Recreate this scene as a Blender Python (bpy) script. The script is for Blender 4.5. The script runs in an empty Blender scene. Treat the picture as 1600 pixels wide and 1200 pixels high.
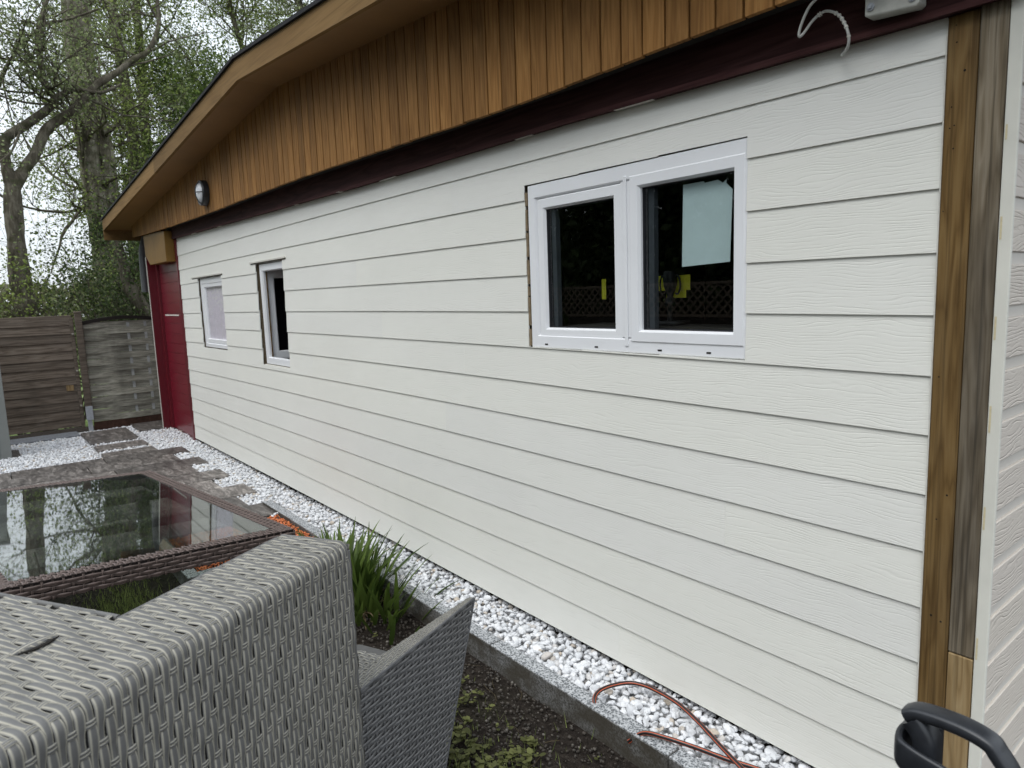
import bpy, bmesh, math, random
import numpy as np
from mathutils import Vector, Matrix
random.seed(7); rng = np.random.default_rng(7)
R = math.radians
S = bpy.context.scene
COL = S.collection

# ------------------------------------------------------------------ camera
cd = bpy.data.cameras.new('camera'); cam = bpy.data.objects.new('camera', cd); COL.objects.link(cam)
cr, cu, cf = Vector((0.62561098, 0.77932505, -0.0355439)), Vector((-0.08076572, 0.11001728, 0.99064277)), Vector((-0.77594317, 0.61688626, -0.13177076))
m = Matrix.Identity(4)
for i in range(3):
    m[i][0], m[i][1], m[i][2] = cr[i], cu[i], -cf[i]
m.translation = (0.7050054, -1.9627923, 1.5347093)
cam.matrix_world = m
cd.sensor_width = 36; cd.lens = 36 * 1068.5534 / 1600; cd.clip_start = 0.02; cd.clip_end = 500
cd.dof.use_dof = True; cd.dof.focus_distance = 2.9; cd.dof.aperture_fstop = 7.0
S.camera = cam
# ------------------------------------------------------------------ world and sun
SUN_EL, SUN_AZ = 58, 168
w = bpy.data.worlds.new('World'); S.world = w; w.use_nodes = True
nt = w.node_tree; nt.nodes.clear()
sky = nt.nodes.new('ShaderNodeTexSky'); sky.sky_type = 'NISHITA'; sky.sun_disc = False
sky.sun_elevation = R(SUN_EL); sky.sun_rotation = R(SUN_AZ)
mx = nt.nodes.new('ShaderNodeMixRGB'); mx.inputs[0].default_value = 0.86
tc = nt.nodes.new('ShaderNodeTexCoord'); nz = nt.nodes.new('ShaderNodeTexNoise'); nz.inputs['Scale'].default_value = 2.2; nz.inputs['Detail'].default_value = 5
rp = nt.nodes.new('ShaderNodeValToRGB'); rp.color_ramp.elements[0].position = .3; rp.color_ramp.elements[1].position = .7
rp.color_ramp.elements[0].color = (9.0, 9.9, 10.9, 1); rp.color_ramp.elements[1].color = (12.0, 12.6, 13.1, 1)
bg = nt.nodes.new('ShaderNodeBackground'); bg.inputs[1].default_value = 0.105
wo = nt.nodes.new('ShaderNodeOutputWorld')
nt.links.new(tc.outputs['Generated'], nz.inputs['Vector']); nt.links.new(nz.outputs['Fac'], rp.inputs[0])
nt.links.new(sky.outputs[0], mx.inputs[1]); nt.links.new(rp.outputs[0], mx.inputs[2])
sepw = nt.nodes.new('ShaderNodeSeparateXYZ'); mrw = nt.nodes.new('ShaderNodeMapRange')
mrw.inputs[1].default_value = 0.0; mrw.inputs[2].default_value = 1.0; mrw.inputs[3].default_value = 0.62; mrw.inputs[4].default_value = 1.55
mulw = nt.nodes.new('ShaderNodeMixRGB'); mulw.blend_type = 'MULTIPLY'; mulw.inputs[0].default_value = 1.0   # overcast sky: brighter overhead
nt.links.new(tc.outputs['Generated'], sepw.inputs[0]); nt.links.new(sepw.outputs[2], mrw.inputs[0]); nt.links.new(mx.outputs[0], mulw.inputs[1]); nt.links.new(mrw.outputs[0], mulw.inputs[2])
nt.links.new(mulw.outputs[0], bg.inputs[0]); nt.links.new(bg.outputs[0], wo.inputs[0])
sd = bpy.data.lights.new('sun', 'SUN'); sd.energy = 1.1; sd.angle = R(35); sd.color = (1, .97, .92)
so = bpy.data.objects.new('sun', sd); COL.objects.link(so)
so.rotation_euler = Vector((-math.sin(R(SUN_AZ)) * math.cos(R(SUN_EL)), -math.cos(R(SUN_AZ)) * math.cos(R(SUN_EL)), -math.sin(R(SUN_EL)))).to_track_quat('-Z', 'Y').to_euler()
S.view_settings.view_transform = 'Standard'; S.view_settings.look = 'None'; S.view_settings.gamma = 1
S.view_settings.exposure = 0.42

# ------------------------------------------------------------------ helpers
class MB:
    def __init__(s): s.V = []; s.F = []; s.A = []; s.n = 0
    def add(s, V, F, a=0.0):
        V = np.asarray(V, float).reshape(-1, 3)
        s.V.append(V); s.F.append(np.asarray(F, int) + s.n)
        s.A.append(np.full(len(V), a) if np.isscalar(a) else np.asarray(a, float)); s.n += len(V)
    def box(s, x0, x1, y0, y1, z0, z1, a=0.0):
        V = [(x, y, z) for x in (x0, x1) for y in (y0, y1) for z in (z0, z1)]
        s.add(V, [(0, 1, 3, 2), (4, 6, 7, 5), (0, 4, 5, 1), (2, 3, 7, 6), (0, 2, 6, 4), (1, 5, 7, 3)], a)
    def obox(s, o, ax, ay, az, a=0.0):      # oriented box: corner + three edge vectors
        o, ax, ay, az = [np.array(v, float) for v in (o, ax, ay, az)]
        V = [o + i * ax + j * ay + k * az for i in (0, 1) for j in (0, 1) for k in (0, 1)]
        s.add(V, [(0, 1, 3, 2), (4, 6, 7, 5), (0, 4, 5, 1), (2, 3, 7, 6), (0, 2, 6, 4), (1, 5, 7, 3)], a)
    def tube(s, P, Rr, n=8, a=0.0, cap=True):
        P = np.asarray(P, float); k = len(P); Rr = np.broadcast_to(np.asarray(Rr, float), (k,))
        T = np.gradient(P, axis=0); T /= np.linalg.norm(T, axis=1)[:, None] + 1e-9
        ref = np.array([0, 0, 1.]) if abs(T[0][2]) < .9 else np.array([1., 0, 0])
        u = np.cross(T[0], ref); u /= np.linalg.norm(u)
        V = []; an = np.linspace(0, 2 * np.pi, n, endpoint=False)
        for i in range(k):
            u = u - T[i] * (u @ T[i]); u /= np.linalg.norm(u) + 1e-9; v = np.cross(T[i], u)
            V.append(P[i] + Rr[i] * (np.cos(an)[:, None] * u + np.sin(an)[:, None] * v))
        V = np.concatenate(V); i = np.arange(k - 1)[:, None] * n; j = np.arange(n)[None]; j2 = (j + 1) % n
        F = np.stack([i + j, i + j2, i + n + j2, i + n + j], -1).reshape(-1, 4)
        s.add(V, F, a)
        if cap:
            for e, r in ((0, -1), (k - 1, 1)):
                c = V[e * n:(e + 1) * n]; cc = c.mean(0); q = [(n, (t + 1) % n, t, t) if r < 0 else (n, t, (t + 1) % n, (t + 1) % n) for t in range(n)]
                s.add(np.vstack([c, cc]), [(f[0], f[1], f[2]) for f in [(n, (t + 1) % n, t) if r < 0 else (n, t, (t + 1) % n) for t in range(n)]], a)
    def ribbon(s, P, W, N, w, t):          # half-round strand
        P, W, N = [np.asarray(q, float) for q in (P, W, N)]; k = len(P)
        o = np.array([-.5, -.37, 0, .37, .5]); h = np.array([0, .85, .88, .85, 0])
        w = np.broadcast_to(np.asarray(w, float), (k,)); V = P[:, None] + W[:, None] * (o[None] * w[:, None])[:, :, None] + N[:, None] * (h * t)[None, :, None]
        i = np.arange(k - 1)[:, None] * 5; j = np.arange(4)[None]
        F = np.stack([i + j, i + j + 1, i + 5 + j + 1, i + 5 + j], -1).reshape(-1, 4)
        s.add(V.reshape(-1, 3), F, np.tile(np.array([.45, 1, 0, 1, .45]), k))
    def poly_prism(s, pts, d, a=0.0):       # polygon (list of 3D) extruded by vector d
        n = len(pts); P = np.array(pts, float); V = np.vstack([P, P + np.array(d)])
        for i in range(n):
            j = (i + 1) % n; s.add(V[[i, j, n + j, n + i]], [(0, 1, 2, 3)], a)
        s.add(P, [tuple(range(n))[::-1]], a); s.add(P + np.array(d), [tuple(range(n))], a)

def build(name, mb, mat, parent=None, smooth=False, label=None, kind=None, bevel=0, recalc=False):
    me = bpy.data.meshes.new(name)
    V = np.concatenate(mb.V); A = np.concatenate(mb.A)
    lens = []; idx = []
    for f in mb.F:
        f = np.atleast_2d(f); lens.append(np.full(len(f), f.shape[1])); idx.append(f.reshape(-1))
    lens = np.concatenate(lens); idx = np.concatenate(idx)
    off = np.array(parent.location) if parent is not None and parent.type == 'EMPTY' else (np.zeros(3))
    me.vertices.add(len(V)); me.vertices.foreach_set('co', V.astype(np.float32).reshape(-1))
    me.loops.add(len(idx)); me.loops.foreach_set('vertex_index', idx.astype(np.int32))
    me.polygons.add(len(lens)); st = np.concatenate([[0], np.cumsum(lens)[:-1]])
    me.polygons.foreach_set('loop_start', st.astype(np.int32))
    me.polygons.foreach_set('use_smooth', np.full(len(lens), smooth))
    at = me.attributes.new('rnd', 'FLOAT', 'POINT'); at.data.foreach_set('value', A.astype(np.float32))
    me.update(calc_edges=True); me.validate()
    me.materials.append(mat)
    if recalc:
        b = bmesh.new(); b.from_mesh(me); bmesh.ops.remove_doubles(b, verts=b.verts, dist=1e-5); bmesh.ops.recalc_face_normals(b, faces=b.faces); b.to_mesh(me); b.free()
    o = bpy.data.objects.new(name, me); COL.objects.link(o)
    if parent is not None:
        o.parent = parent
        if parent.type == 'EMPTY': o.location = -off
    if label: o['label'] = label
    if kind: o['kind'] = kind
    if bevel:
        b = o.modifiers.new('bevel', 'BEVEL'); b.width = bevel; b.segments = 2; b.limit_method = 'ANGLE'
    return o

def each(name, boxes, mat, parent, **k):
    for bx in boxes:
        q_ = MB(); q_.box(*bx); build(name, q_, mat, parent, **k)

def thing(name, label, cat, loc, group=None):
    o = bpy.data.objects.new(name, None); COL.objects.link(o); o.location = loc; o.empty_display_size = .1
    o['label'] = label; o['category'] = cat
    if group: o['group'] = group
    return o
def tag(o, label, cat, group=None):
    o['label'] = label; o['category'] = cat
    if group: o['group'] = group
    return o

# ------------------------------------------------------------------ materials
class NT:
    def __init__(s, name, rough=.6, spec=.3):
        s.m = bpy.data.materials.new(name); s.m.use_nodes = True; s.t = s.m.node_tree; s.t.nodes.clear()
        s.out = s.n('ShaderNodeOutputMaterial'); s.b = s.n('ShaderNodeBsdfPrincipled')
        s.b.inputs['Roughness'].default_value = rough; s.b.inputs['Specular IOR Level'].default_value = spec
        s.l(s.b.outputs[0], s.out.inputs[0])
    def n(s, k, **kw):
        o = s.t.nodes.new(k)
        for a, v in kw.items(): setattr(o, a, v)
        return o
    def l(s, a, b): s.t.links.new(a, b)
    def coord(s, sc=(1, 1, 1), rot=(0, 0, 0), off=None):
        c = s.n('ShaderNodeTexCoord'); mp = s.n('ShaderNodeMapping'); mp.inputs['Scale'].default_value = sc; mp.inputs['Rotation'].default_value = rot
        s.l(c.outputs['Object'], mp.inputs[0])
        if off is not None:
            v = s.n('ShaderNodeVectorMath', operation='SCALE'); v.inputs[0].default_value = (13.7, 31.3, 7.9); s.l(off, v.inputs['Scale']); s.l(v.outputs[0], mp.inputs['Location'])
        return mp.outputs[0]
    def rnd(s): a = s.n('ShaderNodeAttribute'); a.attribute_name = 'rnd'; return a.outputs['Fac']
    def noise(s, vec, sc=1, det=4, rough=.55, dist=0, out='Fac'):
        o = s.n('ShaderNodeTexNoise'); o.inputs['Scale'].default_value = sc; o.inputs['Detail'].default_value = det; o.inputs['Roughness'].default_value = rough; o.inputs['Distortion'].default_value = dist
        s.l(vec, o.inputs['Vector']); return o.outputs[out]
    def ramp(s, fac, *el):
        o = s.n('ShaderNodeValToRGB'); r = o.color_ramp
        while len(r.elements) < len(el): r.elements.new(.5)
        for e, (p, c) in zip(r.elements, el): e.position = p; e.color = (c, c, c, 1) if np.isscalar(c) else (*c, 1)
        s.l(fac, o.inputs[0]); return o.outputs[0]
    def math(s, op, a, b=None, c=None, clamp=False):
        o = s.n('ShaderNodeMath', operation=op); o.use_clamp = clamp
        for i, v in enumerate((a, b, c)):
            if v is None: continue
            if isinstance(v, (int, float)): o.inputs[i].default_value = v
            else: s.l(v, o.inputs[i])
        return o.outputs[0]
    def mix(s, f, a, b, blend='MIX'):
        o = s.n('ShaderNodeMixRGB', blend_type=blend)
        for i, v in enumerate((f, a, b)):
            if isinstance(v, (int, float)): o.inputs[i].default_value = v if i == 0 else (v, v, v, 1)
            elif isinstance(v, tuple): o.inputs[i].default_value = (*v, 1)
            else: s.l(v, o.inputs[i])
        return o.outputs[0]
    def col(s, c):
        if isinstance(c, tuple): s.b.inputs['Base Color'].default_value = (*c, 1)
        else: s.l(c, s.b.inputs['Base Color'])
    def bump(s, h, dist=.002, st=1.0):
        o = s.n('ShaderNodeBump'); o.inputs['Strength'].default_value = st; o.inputs['Distance'].default_value = dist
        s.l(h, o.inputs['Height']); s.l(o.outputs[0], s.b.inputs['Normal'])
    def rough(s, f, a, b):
        o = s.n('ShaderNodeMapRange'); o.inputs[3].default_value = a; o.inputs[4].default_value = b; s.l(f, o.inputs[0]); s.l(o.outputs[0], s.b.inputs['Roughness'])

def mat_flat(name, c, rough=.5, spec=.4, var=.12, nsc=20, bump=0):
    t = NT(name, rough, spec); v = t.coord(); n = t.noise(v, nsc, 5)
    c0 = tuple(x * (1 - var) for x in c); c1 = tuple(min(1, x * (1 + var)) for x in c)
    t.col(t.ramp(n, (.3, c0), (.7, c1)))
    if bump: t.bump(n, bump)
    return t.m

def mat_wood(name, c0, c1, c2, along='Z', sc=1.0, rough=.5, bump=.0012, dark=0.0, ring=1.0):
    t = NT(name, rough, .18); r = t.rnd()
    s_ = {'Z': (14, 14, 1.3), 'X': (1.3, 14, 14), 'Y': (14, 1.3, 14)}[along]
    v = t.coord(tuple(q * sc for q in s_), off=r)
    warp = t.noise(v, 1.0, 3, .5)
    rings = t.math('PINGPONG', t.math('MULTIPLY', warp, 16.0 * ring), 1.0)
    s2 = {'Z': (160, 160, 4), 'X': (4, 160, 160), 'Y': (160, 4, 160)}[along]
    fine = t.noise(t.coord(tuple(q * sc for q in s2), off=r), 1, 4, .65)
    f = t.math('ADD', t.math('MULTIPLY', rings, .45), t.math('MULTIPLY', fine, .6))
    base = t.ramp(f, (.2, c0), (.5, c1), (.85, c2))
    tone = t.ramp(t.math('FRACT', t.math('MULTIPLY', r, 7.31)), (0, .78), (1, 1.15))
    base = t.mix(1.0, base, tone, 'MULTIPLY')
    stk = t.noise(t.coord({'Z': (75, 75, 1.1), 'X': (1.1, 75, 75), 'Y': (75, 1.1, 75)}[along], off=r), 1, 5, .7)
    base = t.mix(t.ramp(stk, (.50, 0.0), (.62, .30 + dark * .5)), base, tuple(x * .35 for x in c0))
    if dark:
        p = t.noise(t.coord((3, 3, .8)), 1, 5, .6)
        base = t.mix(t.ramp(p, (.42, 0.0), (.62, dark)), base, (.04, .035, .03))
    t.col(base); t.bump(f, bump, .8)
    return t.m

def mat_emboss(name, c, lines=62, dist=.0016, warp=5.0, xs=2.2, along=0):
    t = NT(name, .55, .3); r = t.rnd()
    v = t.coord(off=r); sp = t.n('ShaderNodeSeparateXYZ'); t.l(v, sp.inputs[0])
    a = sp.outputs[along]; z = sp.outputs[2]
    cv = t.n('ShaderNodeCombineXYZ'); t.l(t.math('MULTIPLY', a, xs), cv.inputs[0]); t.l(t.math('MULTIPLY', z, 11.0), cv.inputs[1]); t.l(r, cv.inputs[2])
    n1 = t.noise(cv.outputs[0], 1, 2.5, .5)
    ph = t.math('ADD', t.math('MULTIPLY', z, float(lines)), t.math('MULTIPLY', n1, warp))
    tri = t.math('PINGPONG', ph, .5)
    groove = t.math('SMOOTH_MIN', t.math('MULTIPLY', tri, 5.0), 1.0, .4)
    cv2 = t.n('ShaderNodeCombineXYZ'); t.l(t.math('MULTIPLY', a, 7.0), cv2.inputs[0]); t.l(t.math('MULTIPLY', z, 55.0), cv2.inputs[1])
    mask = t.ramp(t.noise(cv2.outputs[0], 1, 3, .6), (.38, 0.0), (.6, 1.0))
    inv = t.math('SUBTRACT', 1.0, groove)
    h = t.math('SUBTRACT', 1.0, t.math('MULTIPLY', inv, mask))
    fine = t.noise(t.coord((60, 60, 260)), 1, 3, .6)
    h = t.math('ADD', h, t.math('MULTIPLY', fine, .35))
    t.bump(h, dist, .9)
    dirt = t.noise(t.coord((1.2, 1.2, 2.5)), 1, 5, .6)
    cc = t.ramp(dirt, (.3, tuple(x * .95 for x in c)), (.7, c))
    cc = t.mix(1.0, cc, t.ramp(t.math('FRACT', t.math('MULTIPLY', r, 5.7)), (0, (.975, .975, .985)), (1, (1.0, 1.0, .99))), 'MULTIPLY')
    cc = t.mix(t.math('MULTIPLY', t.math('MULTIPLY', inv, mask), .10), cc, tuple(x * .55 for x in c))
    sm = t.ramp(t.noise(t.coord((4, 4, 14)), 1, 6, .7), (.66, 0.0), (.74, .12))
    cc = t.mix(sm, cc, (.42, .40, .34))
    t.col(cc); return t.m

M = {}
M['siding'] = mat_emboss('siding', (.82, .815, .76), lines=108, dist=.0005, warp=8.0, xs=3.6)
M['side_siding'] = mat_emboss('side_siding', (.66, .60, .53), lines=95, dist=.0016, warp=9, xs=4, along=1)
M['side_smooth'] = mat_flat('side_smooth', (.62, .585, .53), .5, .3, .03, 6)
M['gable_wood'] = mat_wood('gable_wood', (.205, .095, .026), (.28, .136, .040), (.345, .178, .058), 'Z', 1.0, .75, .001)
M['fascia_wood'] = mat_wood('fascia_wood', (.175, .100, .036), (.21, .125, .046), (.235, .142, .056), 'X', .8, .8, .0004, 0.0, .35)
M['soffit'] = mat_flat('soffit', (.235, .125, .042), .6, .3, .10, 3)
M['cover'] = mat_flat('cover', (.215, .115, .022), .6, .3, .14, 4)
M['beam'] = mat_wood('beam', (.038, .014, .014), (.058, .023, .022), (.080, .034, .033), 'X', .7, .85, .001)
M['roofing'] = mat_flat('roofing', (.02, .02, .022), .8, .2, .2, 60, .003)
M['red'] = mat_flat('red', (.155, .007, .018), .30, .5, .08, 6)
M['redd'] = mat_flat('redd', (.115, .005, .012), .32, .5, .08, 6)
M['post_brown'] = mat_wood('post_brown', (.12, .066, .020), (.20, .120, .042), (.25, .158, .062), 'Z', 1.0, .6, .0012, .35)
M['post_grey'] = mat_wood('post_grey', (.12, .093, .058), (.20, .160, .108), (.29, .245, .18), 'Z', 1.0, .75, .002, .7)
M['post_fresh'] = mat_wood('post_fresh', (.21, .135, .06), (.31, .215, .105), (.38, .28, .15), 'Z', 1.0, .6, .001)
M['trim'] = mat_flat('trim', (.68, .67, .60), .5, .3, .06, 8)
M['pvc'] = mat_flat('pvc', (.83, .84, .86), .22, .5, .02, 5)
M['darkgap'] = mat_flat('darkgap', (.02, .018, .016), .9, .1)
M['sheath'] = mat_flat('sheath', (.22, .17, .11), .9, .1, .3, 60, .002)
M['gasket'] = mat_flat('gasket', (.03, .03, .035), .5, .4)
M['room'] = mat_flat('room', (.10, .095, .09), .8, .2)
M['paper'] = mat_flat('paper', (.62, .72, .72), .6, .3, .04, 12)
M['yellow'] = mat_flat('yellow', (.80, .75, .06), .6, .3, .04, 12)
M['black'] = mat_flat('black', (.02, .02, .02), .5, .3)
M['curtain'] = mat_flat('curtain', (.80, .76, .82), .9, .1, .06, 30)
M['fence'] = mat_wood('fence', (.085, .066, .050), (.14, .112, .088), (.19, .158, .128), 'Y', .8, .85, .001, .25)
M['fence_pale'] = mat_wood('fence_pale', (.19, .185, .15), (.29, .28, .23), (.39, .38, .32), 'Y', .8, .85, .001, .4)
M['galv'] = mat_flat('galv', (.34, .36, .39), .45, .5, .15, 40)
M['pipe'] = mat_flat('pipe', (.10, .105, .11), .5, .4)
M['cabinet'] = mat_flat('cabinet', (.20, .21, .20), .5, .4, .06, 5)
M['bolt'] = mat_flat('bolt', (.30, .28, .24), .5, .5)
M['rubber'] = mat_flat('rubber', (.012, .012, .013), .5, .4)
M['cable'] = mat_flat('cable', (.50, .50, .47), .55, .4, .1, 80)
M['cream'] = mat_flat('cream', (.62, .60, .54), .6, .3, .1, 50)
M['white_light'] = mat_flat('white_light', (.86, .88, .92), .25, .5, .03, 20)
M['plastic_blk'] = mat_flat('plastic_blk', (.018, .020, .024), .38, .5, .2, 60)
M['plastic_plate'] = mat_flat('plastic_plate', (.42, .42, .38), .5, .4, .25, 16)

def mat_wicker(name, cen, edge, rough=.58, spec=.3):
    t = NT(name, rough, spec); r = t.rnd(); n = t.noise(t.coord((18, 18, 18)), 1, 3)
    c = t.mix(t.ramp(r, (.55, 0.0), (.92, 1.0)), cen, edge)
    c = t.mix(1.0, c, t.ramp(n, (.3, .82), (.7, 1.1)), 'MULTIPLY')
    n2 = t.noise(t.coord((150, 150, 150)), 1, 3); t.bump(n2, .0006, .5)
    t.col(c); return t.m
M['wicker_grey'] = mat_wicker('wicker_grey', (.122, .120, .116), (.33, .31, .255))
M['wicker_char'] = mat_wicker('wicker_char', (.10, .10, .103), (.19, .185, .18))
M['wicker_brown'] = mat_wicker('wicker_brown', (.072, .050, .043), (.17, .130, .115))
M['core'] = mat_flat('core', (.085, .084, .082), .8, .2)
M['core_brown'] = mat_flat('core_brown', (.015, .011, .010), .8, .2)

def mat_glass(name, tint, rough=.0, ior=1.5, frost=0.0):
    t = NT(name); t.t.nodes.remove(t.b)
    tr = t.n('ShaderNodeBsdfTransparent'); tr.inputs[0].default_value = (*tint, 1)
    gl = t.n('ShaderNodeBsdfGlossy'); gl.inputs['Roughness'].default_value = rough
    lw = t.n('ShaderNodeLayerWeight'); lw.inputs[0].default_value = .5; f0 = ((ior - 1) / (ior + 1)) ** 2 * 1.9
    fac = t.math('MULTIPLY_ADD', t.math('POWER', lw.outputs['Facing'], 4.6), 1 - f0, f0)
    mxx = t.n('ShaderNodeMixShader'); t.l(fac, mxx.inputs[0]); t.l(tr.outputs[0], mxx.inputs[1]); t.l(gl.outputs[0], mxx.inputs[2])
    last = mxx.outputs[0]
    if frost:      # thin film of dust / dried rain
        df = t.n('ShaderNodeBsdfDiffuse'); df.inputs[0].default_value = (.5, .52, .5, 1)
        n = t.noise(t.coord((5, 5, 5)), 1, 8, .75); f = t.ramp(n, (.45, frost * .25), (.75, frost))
        m2 = t.n('ShaderNodeMixShader'); t.l(f, m2.inputs[0]); t.l(last, m2.inputs[1]); t.l(df.outputs[0], m2.inputs[2]); last = m2.outputs[0]
    t.l(last, t.out.inputs[0]); return t.m
M['glass'] = mat_glass('glass', (.80, .85, .85), 0.0, 1.5)
t = NT('black_glass', .05, .5); t.col((.004, .004, .005)); M['black_glass'] = t.m
M['table_glass'] = mat_glass('table_glass', (.70, .76, .72), .022, 2.0, .03)

def mat_granite():
    t = NT('granite', .6, .3); n = t.noise(t.coord((60, 60, 60)), 1, 8, .85); v = t.n('ShaderNodeTexVoronoi'); v.inputs['Scale'].default_value = 130
    t.l(t.coord(), v.inputs['Vector']); f = t.math('ADD', t.math('MULTIPLY', n, .8), t.math('MULTIPLY', v.outputs['Distance'], .35))
    c = t.ramp(f, (.42, (.035, .038, .042)), (.53, (.17, .18, .19)), (.66, (.48, .49, .50)))
    dirt_shade = t.ramp(t.noise(t.coord((5, 5, 8)), 1, 5), (.3, 0.5), (.55, .95)); sep = t.n('ShaderNodeSeparateXYZ'); g = t.n('ShaderNodeNewGeometry'); t.l(g.outputs['Normal'], sep.inputs[0])
    side = t.math('SUBTRACT', 1.0, t.math('ABSOLUTE', sep.outputs[2])); dirt_shade = t.math('MULTIPLY', dirt_shade, side)  # dirt and damp on the side faces, their shade painted in too
    t.col(t.mix(dirt_shade, c, (.055, .047, .034))); t.bump(n, .002); return t.m
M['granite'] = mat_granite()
def mat_slab():
    t = NT('slab', .42, .5); r = t.rnd()
    wv = t.noise(t.coord((7, 24, 7), off=r), 1, 7, .72, .8)
    n = t.noise(t.coord((60, 60, 60)), 1, 4)
    c = t.ramp(wv, (.36, (.030, .026, .023)), (.5, (.095, .083, .075)), (.66, (.27, .245, .225)))
    c = t.mix(1.0, c, t.ramp(r, (0, .7), (1, 1.7)), 'MULTIPLY')
    t.col(c); t.bump(t.math('ADD', wv, t.math('MULTIPLY', n, .3)), .004); return t.m
M['slab'] = mat_slab()
def mat_pebble(name, a, b, c):
    t = NT(name, .5, .35); r = t.rnd(); n = t.noise(t.coord((35, 35, 35)), 1, 5, .65)
    base = t.ramp(r, (0, a), (.12, b), (1, c))
    base = t.mix(1.0, base, t.ramp(n, (.35, .88), (.6, 1.0)), 'MULTIPLY'); t.col(base); t.bump(t.noise(t.coord((160, 160, 160)), 1, 3), .001, .6); return t.m
M['pebble'] = mat_pebble('pebble', (.52, .44, .35), (.62, .63, .65), (.80, .805, .82))
M['lava'] = mat_pebble('lava', (.40, .10, .03), (.62, .16, .05), (.72, .24, .09))
def mat_soil():
    t = NT('soil', .9, .15); n = t.noise(t.coord((30, 30, 30)), 1, 9, .75); n2 = t.noise(t.coord((3, 3, 3)), 1, 4)
    c = t.ramp(n, (.3, (.012, .009, .007)), (.55, (.038, .030, .024)), (.75, (.085, .070, .058)))
    c = t.mix(t.ramp(n2, (.5, 0.0), (.7, .5)), c, (.030, .036, .014)); t.col(c)
    t.bump(n, .02, 1.0); return t.m
M['soil'] = mat_soil()
def mat_leaf(name, a, b, tr=.35):
    t = NT(name, .55, .25); r = t.rnd(); c = t.ramp(r, (0, a), (1, b)); t.col(c)
    tl = t.n('ShaderNodeBsdfTranslucent'); t.l(c, tl.inputs[0]); mm = t.n('ShaderNodeMixShader'); mm.inputs[0].default_value = tr
    t.l(t.b.outputs[0], mm.inputs[1]); t.l(tl.outputs[0], mm.inputs[2]); t.l(mm.outputs[0], t.out.inputs[0]); return t.m
M['leaf_spring'] = mat_leaf('leaf_spring', (.09, .125, .028), (.27, .33, .09))
M['leaf_grey'] = mat_leaf('leaf_grey', (.10, .13, .055), (.25, .29, .13))
M['leaf_dark'] = mat_leaf('leaf_dark', (.022, .038, .012), (.075, .11, .03), .25)
M['leaf_strap'] = mat_leaf('leaf_strap', (.035, .062, .012), (.13, .19, .04))
M['leaf_weed'] = mat_leaf('leaf_weed', (.05, .055, .016), (.19, .20, .07))
M['leaf_dry'] = mat_leaf('leaf_dry', (.10, .075, .04), (.22, .17, .10))
def mat_bark(name, a, b, c):
    t = NT(name, .9, .1); n = t.noise(t.coord((10, 10, 3.2)), 1, 8, .7, .5); n2 = t.noise(t.coord((3, 3, 9)), 1, 4)
    cc = t.ramp(n, (.32, a), (.5, b), (.66, c)); cc = t.mix(t.ramp(n2, (.5, 0.0), (.66, .6)), cc, (.045, .05, .02)); t.col(cc); t.bump(n, .03); return t.m
M['bark_poplar'] = mat_bark('bark_poplar', (.045, .038, .028), (.15, .135, .10), (.32, .30, .24))
M['bark'] = mat_bark('bark', (.035, .029, .021), (.10, .088, .066), (.20, .18, .14))
M['grassland'] = mat_flat('grassland', (.12, .17, .055), .9, .1, .35, 8, .01)

# ------------------------------------------------------------------ ground
def crown(X): return -.01215 * X * (X + 7.66) / 10
g = MB()
xs = np.concatenate([np.linspace(-200, -12, 8), np.linspace(-10.5, 4, 60), np.linspace(8, 120, 5)]); ys = np.concatenate([np.linspace(-120, -9, 6), np.linspace(-7, 1.0, 60), np.linspace(5, 120, 6)])
X, Y = np.meshgrid(xs, ys, indexing='ij'); Z = np.full(X.shape, -.115)
near = (X > -10.6) & (X < 4) & (Y > -7) & (Y < 1.0)
Z = Z + near * (np.sin(X * 9.3 + Y * 3) * np.sin(Y * 11.1) * .008 + rng.normal(0, .004, X.shape))
Z = np.where(X < -11, -.5 - .006 * (-11 - X), Z)
nx, ny = X.shape; I = (np.arange(nx - 1)[:, None] * ny + np.arange(ny - 1)[None]).reshape(-1)
g.add(np.stack([X, Y, Z], -1).reshape(-1, 3), np.stack([I, I + ny, I + ny + 1, I + 1], -1))
t = NT('ground', .95, .1)
n = t.noise(t.coord((34, 34, 34)), 1, 9, .75); n2 = t.noise(t.coord((2.5, 2.5, 2.5)), 1, 4)
soilc = t.ramp(n, (.3, (.012, .0095, .008)), (.55, (.036, .029, .024)), (.78, (.10, .085, .07)))
soilc = t.mix(t.ramp(n2, (.52, 0.0), (.72, .45)), soilc, (.032, .036, .016))
gr = t.ramp(t.noise(t.coord((3, 3, 3)), 1, 6), (.3, (.10, .15, .04)), (.7, (.26, .33, .13)))
sep = t.n('ShaderNodeSeparateXYZ'); t.l(t.coord(), sep.inputs[0])
far = t.math('LESS_THAN', sep.outputs[0], -11.5)
t.col(t.mix(far, soilc, gr)); t.bump(n, .02, 1.0)
build('ground', g, t.m, smooth=True, kind='structure')

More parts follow.
